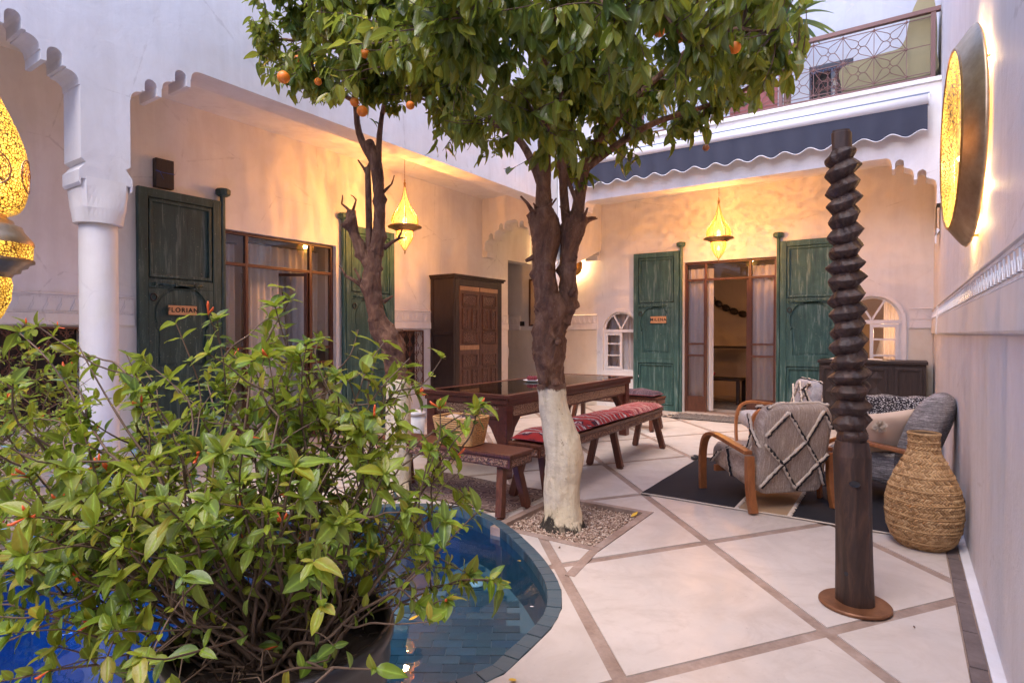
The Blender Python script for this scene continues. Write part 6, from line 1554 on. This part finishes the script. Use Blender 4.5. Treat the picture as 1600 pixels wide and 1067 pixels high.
tree('pruned_orange_tree', 'slender heavily pruned orange tree with cut stumps left of the table', T2,
     [('whitewashed_trunk', 'limewash', [(-3.362,3.335,0),(-3.365,3.34,.1),(-3.36,3.34,.5),(-3.36,3.34,.94)], [.13,.10,.10,.095]),
      ('trunk', 'bark', [(-3.36,3.34,.93),(-3.385,3.32,1.08),(-3.37,3.28,1.22),(-3.44,3.23,1.34),(-3.475,3.205,1.5),(-3.50,3.19,1.70),(-3.485,3.2,1.86),(-3.46,3.22,2.0)], [.082,.086,.096,.086,.068,.074,.062,.058]),
      ('right_fork', 'bark', [(-3.47,3.215,1.92),(-3.455,3.225,2.15),(-3.45,3.225,2.4),(-3.47,3.21,2.65),(-3.52,3.18,2.82)], [.06,.048,.044,.05,.036]),
      ('left_fork', 'bark', [(-3.48,3.20,1.78),(-3.555,3.15,1.93),(-3.61,3.115,2.08),(-3.635,3.10,2.22),(-3.63,3.10,2.28)], [.055,.042,.038,.042,.03])],
     [((4.25,-1.45),3.55,.85,.78,.70), ((4.4,-.75),3.5,.7,.5,.62)], 520, 14, 23, .092,
     [([(-3.47,3.21,2.62),(-3.60,3.15,2.9),(-3.62,3.1,3.3),(-3.8,3.0,3.7)], .034, .012), ([(-3.46,3.22,2.6),(-3.44,3.23,2.95),(-3.4,3.3,3.4)], .03, .01), ([(-3.53,3.18,1.80),(-3.525,3.185,2.15),(-3.53,3.18,2.5),(-3.535,3.18,2.62)], .03, .022)], None)
t2 = [o for o in bpy.data.objects if o.name == 'pruned_orange_tree'][0]
stubs(t2, [((-3.63,3.10,2.25),(-3.70,3.06,2.33),.016),((-3.63,3.10,2.25),(-3.60,3.12,2.36),.014),((-3.70,3.06,2.33),(-3.69,3.06,2.40),.008),((-3.60,3.12,2.36),(-3.64,3.1,2.40),.007),
  ((-3.53,3.18,2.55),(-3.60,3.14,2.68),.014),((-3.54,3.18,2.6),(-3.50,3.2,2.72),.012),((-3.44,3.23,2.40),(-3.36,3.27,2.48),.015),((-3.36,3.27,2.48),(-3.34,3.28,2.55),.008),((-3.42,3.24,1.98),(-3.32,3.30,2.05),.022),((-3.32,3.30,2.05),(-3.29,3.32,2.13),.012),((-3.32,3.30,2.05),(-3.27,3.33,2.06),.010),
  ((-3.56,3.15,1.68),(-3.68,3.08,1.76),.022),((-3.56,3.15,1.66),(-3.62,3.12,1.82),.018),((-3.68,3.08,1.76),(-3.72,3.05,1.84),.010),((-3.42,3.24,1.55),(-3.36,3.28,1.6),.018),((-3.36,3.27,1.3),(-3.28,3.31,1.33),.03)], T2)
# oranges
def orange(u, v, d, label, r=.034, mat='orange_peel'):
    x = (u-800)/FPX; y = (v-533.5)/FPX; p = np.array([0,0,1.3])+d*(_f+_r*x-_u*y)
    t = thing('orange', label, 'orange', tuple(p)); obj('peel', blob(r, 18, (1,1,.95), (0,0,0), .008), M[mat], t, smooth=True); obj('stalk', MB().tube([(0,0,r*.9),(.004,0,r+.012),(.0,.004,r+.05)], .0022, 5), M['twig_bark'], t)
for a in ORANGES: orange(*a)
orange(1103,231,3.7,'small dried brown orange hanging alone below the big crown',.022,'arm_wood')
# ------------------------------------------------------------------ flowering shrubs in pots
def shrub(name, label, base, zsoil, centre, radii, nst, nsub, leafsz, seedv, up_edge=None, right_edge=None, extra=(), nflow=60, dens=1.0, keep=0):
    rnd = random.Random(seedv); t = thing(name, label, 'shrub', base); B = Vector(base)
    def ok(p):
        u, v, z = seen(p)
        if z < .3: return False
        if keep and v > 850 and 230 < u < 660 and rnd.random() < keep*min(1, (v-850)/60): return False
        if up_edge and v < interp_poly(up_edge, u)+4: return False
        if right_edge and u > interp_poly(right_edge, v)-4: return False
        return True
    P, D, Nn, Sc = [], [], [], []; fl = []; stems_n = 0; nodes = []
    def leafpair(pos, d, s, spread=1.0, n=2, az0=None):
        az0 = rnd.random()*6 if az0 is None else az0; u = d.cross(Vector((0,0,1))); u = u.normalized() if u.length > .1 else Vector((1,0,0)); w = d.cross(u)
        for k in range(n):
            a = az0+2*PI*k/n+rnd.uniform(-.3,.3); dd = d*rnd.uniform(.25,.8)+(u*math.cos(a)+w*math.sin(a))*spread+Vector((0,0,rnd.uniform(-.25,.25)))
            if not ok(pos+B+dd.normalized()*s*.6): continue
            P.append(pos); D.append(dd); Nn.append(d*.8+Vector((0,0,1.0))+Vector([rnd.gauss(0,.3) for _ in range(3)])); Sc.append(s*rnd.choice((.5,.75,.9,1.0,1.1,1.35))*rnd.uniform(.85,1.15))
    def grow(a, b, r0, r1, leaf_from, tip=True, n=8):
        nonlocal stems_n
        path = bent(a, b, n, 0, .10, rnd); sm = [Vector(q) for q in catmull([np.array(p) for p in path], 3, False)]; L = len(sm)
        sub = MB().tube(sm, [r0+(r1-r0)*i/(L-1) for i in range(L)], 5, caps=False)
        stt = max(1, int(.045/max(.004,(sm[1]-sm[0]).length)))
        for i in range(int(L*leaf_from), L-1, stt):
            d = (sm[i+1]-sm[i]).normalized()
            if rnd.random() < .85*dens: leafpair(sm[i], d, leafsz*rnd.uniform(.55,1.0), 1.0, 2, i*1.57)
        d = (sm[-1]-sm[-3]).normalized(); 
        if tip:
            leafpair(sm[-1], d, leafsz*1.1, .9, rnd.choice((3,4,5))); leafpair(sm[-1], d, leafsz*.7, .45, 3)
            if rnd.random() < .45: fl.append((sm[-1], d))
        return sub, sm
    allsub = MB()
    targets = []
    tries = 0
    while len(targets) < nst and tries < 9000:
        tries += 1; q = Vector([rnd.gauss(0,1) for _ in range(3)]).normalized()*(rnd.random()**.30)
        p = fwd*(centre[0]+q.x*radii[0])+rgt*(centre[1]+q.y*radii[1])+Vector((0,0,centre[2]+q.z*radii[2]))
        if ok(p): targets.append(p)
    for i, p in enumerate(list(extra)+targets):
        if i < len(extra): pp = np.array([0,0,1.3])+p[2]*(_f+_r*((p[0]-800)/FPX)-_u*((p[1]-533.5)/FPX)); p = Vector(pp)
        a = rnd.random()*6.28; rr_ = .13*math.sqrt(rnd.random()); root = Vector((rr_*math.cos(a), rr_*math.sin(a), zsoil)); b = p-B
        mid = root.lerp(b, .5)+Vector((0,0,.10*rnd.uniform(-.3,1)))
        s1, sm1 = grow(root, b, rnd.uniform(.0045,.0075), .0018, .50 if b.z > .5 else .65); o = obj('stem', s1, M['shrub_stem'], t, smooth=True, fixn=False); stems_n += 1
        for k in range(nsub):
            f = rnd.uniform(.35,.9); s = sm1[int(f*(len(sm1)-1))]; dd = (b-root).normalized()*.5+Vector([rnd.gauss(0,.55) for _ in range(3)])+Vector((0,0,.15)); e = s+dd.normalized()*rnd.uniform(.10,.34)
            if not ok(e+B): continue
            s2, sm2 = grow(s, e, .0035, .0014, .25, n=4); allsub.add(s2.v, s2.f)
    for k in range(int(nst*.8)):
        a = rnd.random()*6.28; rr_ = .18*math.sqrt(rnd.random()); r0 = Vector((rr_*math.cos(a), rr_*math.sin(a), zsoil-.01)); a2 = a+rnd.gauss(0,1.2)
        e = r0+Vector((math.cos(a2), math.sin(a2), 0))*rnd.uniform(.05,.30)+Vector((0,0,rnd.uniform(.03,.34))); allsub.tube(bent(r0, e, 6, .1, .3, rnd), [.0032,.003,.0028,.0024,.002,.0016,.001], 4, caps=False)
    o = obj('twigs', allsub, M['shrub_stem'], t, fixn=False, smooth=True); o['kind'] = 'stuff'
    P = np.array([list(p) for p in P]); D = np.array([list(p) for p in D]); Nn = np.array([list(p) for p in Nn]); Sc = np.array(Sc)
    W_ = P+np.array(base); sv = [seen(w) for w in W_]
    order = sorted([i for i in range(len(P)) if -20 < sv[i][0] < 1610 and -10 < sv[i][1] < 1090], key=lambda i: sv[i][2]/Sc[i])[:298]
    geos = [leaf_geo(1,.50,.35,.25,6), leaf_geo(1,.46,.25,.5,6,wave=1), leaf_geo(1,.54,.45,.12,6), leaf_geo(1,.44,.3,.35,6,wave=1)]
    print(name, 'leaves', foliage(t, geos, P, D, Nn, Sc, M['shrub_leaf'], order))
    rnd.shuffle(fl)
    for pos, d in fl[:nflow]:
        m = MB(); u = d.cross(Vector((0,0,1))).normalized() if abs(d.z) < .95 else Vector((1,0,0))
        for k in range(rnd.choice((1,2,2,3))):
            dd = (d+Vector([rnd.gauss(0,.5) for _ in range(3)])).normalized(); L = leafsz*rnd.uniform(.5,.85)
            m.tube([pos, pos+dd*L*.4, pos+dd*L*.8+Vector((0,0,-.003)), pos+dd*L], [.0016,.0026,.0038,.0015], 6)
        obj('flower', m, M['flower_red'], t, smooth=True)
    return t
def pot(label, loc, r, h, mat='pot_glaze'):
    t = thing('plant_pot', label, 'pot', loc)
    obj('body', MB().lathe([(r*.68,0),(r*.74,.03),(r*.90,h*.45),(r*.97,h*.8),(r*.965,h*.90),(r*1.0,h*.93),(r*1.01,h*.975),(r*.985,h),(r*.93,h),(r*.91,h*.95),(r*.89,h*.80)], seg=64, capt=False), M[mat], t, smooth=True)
    obj('soil', MB().grid(lambda u, v: (lambda a, q: (q*math.cos(a), q*math.sin(a), h*.86+.008*math.sin(a*7+q*40)))(u*2*PI, v*r*.9), 40, 8), M['soil'], t, fixn=False)
    m = MB()
    for k in range(6): rr_ = r*(.8+.2*k/6)
    return t
PB = (-1.40, .955, 0)
pot('large dark glazed pot holding the flowering shrub in the foreground', PB, .295, .50)
up_e = [(-60,505),(0,505),(60,490),(100,520),(165,575),(185,540),(225,540),(262,500),(290,480),(350,480),(370,540),(405,500),(420,438),(460,438),(470,520),(545,505),(560,520),(600,520),(650,560),(690,540),(730,600),(755,620),(790,640)]
rt_e = [(430,1000),(500,1000),(560,700),(600,710),(640,790),(680,720),(740,725),(800,760),(850,780),(880,745),(890,800),(960,800),(975,700),(990,620),(1060,620)]
shrub('flowering_shrub', 'large loose green shrub with orange-red tubular flowers in the foreground pot', PB, .43, (1.84, -.92, .88), (.50, .92, .50), 66, 4, .050, 41, up_e, rt_e,
      [(440,450,1.75),(452,470,1.75),(430,480,1.7),(340,500,1.75),(120,535,1.6),(30,520,1.6),(500,530,1.8),(600,535,1.8),(325,492,1.7),(275,505,1.7),(765,905,1.55),(752,632,1.7),(560,515,1.9),(640,560,1.8),(690,560,1.9),(700,700,1.7),(745,800,1.6),(60,510,1.5),(20,600,1.3),(120,640,1.5),(195,548,1.8),(585,1045,1.18),(480,900,1.35),(300,930,1.35),(140,950,1.5),(40,900,1.5),(200,860,1.4),(600,740,1.5),(420,560,1.6),(380,700,1.4),(120,780,1.4),(30,960,1.45),(90,1010,1.5),(170,990,1.45),(230,900,1.4),(60,860,1.5),(10,760,1.5),(260,820,1.3),(330,820,1.3),(420,800,1.3),(520,820,1.35),(460,730,1.3),(240,720,1.3),(10,680,1.4)], 70, keep=.50)
PB2 = (-4.60, .92, 0)
pot('dark round pot beyond the pool at the left edge of the picture', PB2, .21, .50, 'iron_black')
shrub('potted_shrub', 'smaller bushy plant in the dark pot beyond the pool on the left', PB2, .43, (3.35, -2.72, 1.0), (.35, .5, .42), 26, 3, .05, 57, [(-200,480),(20,490),(55,478),(90,500),(150,560),(200,700)], [(400,160),(700,160),(900,120)], [], 25)
# fallen leaves and petals
def fallen(x, y, z, label, mat='petal_yellow', s=.05, name='fallen_leaf', cat='leaf'):
    g, f = leaf_geo(1,.45,.3,-.3); t = MB(); t.v = [tuple(v*s) for v in g]; t.f = f
    o = obj(name, t, M[mat], smooth=True, fixn=False, loc=(x, y, z), rot=(random.uniform(-.1,.1), random.uniform(-.1,.1), random.random()*6)); tag(o, label, cat)
fallen(-1.62, 3.93, -.018, 'pale yellow-green leaf lying in the far right corner of the gravel pit', s=.07)
fallen(-1.20, 1.80, .003, 'yellow leaf on the pale slab at the bottom edge, right of the pool', s=.05)
fallen(-1.93, 1.98, -.052, 'yellow leaf floating on the pool close to the lantern reflection', s=.055)
fallen(-1.88, 2.88, -.052, 'small pale leaf floating near the curved pool edge', s=.03)
fallen(-2.35, 2.74, -.052, 'orange-brown leaf floating on the water left of the round inlet', 'arm_wood', .05)
fallen(-1.53, 2.42, -.052, 'tiny white petal floating at the right end of the pool', 'white_cloth', .025)
fallen(-1.72, 3.05, .003, 'tiny brown leaf scrap on the slab between pool and gravel', 'twig_bark', .025)
fallen(.05, 3.10, .003, 'small dark leaf scrap on the slab right of the post plate', 'twig_bark', .018)
bpy.context.view_layer.update()

# ------------------------------------------------------------------ repeats share a group
GROUPS = {'door_shutter':'green wooden door shutters','bench':'carved benches round the table','pendant_lantern':'amber pendant lanterns','curtain':'white curtains','seat_cushion':'bench cushions','armchair':'bentwood armchairs','column':'round gallery columns','orange':'oranges on the trees','name_plate':'room name plates','arched_window':'white arched windows','window_grille':'scrolled iron window grilles','corner_arch':'lobed corner arches','fallen_leaf':'fallen leaves','glazed_door':'glazed metal doors','fruit':'fruit on the plate','gallery_ceiling':'gallery ceilings','grilled_window':'grilled wall windows','plant_pot':'dark plant pots'}
for o in list(bpy.data.objects):
    if o.parent is None and o.name.split('.')[0] in GROUPS: o['group'] = GROUPS[o.name.split('.')[0]]
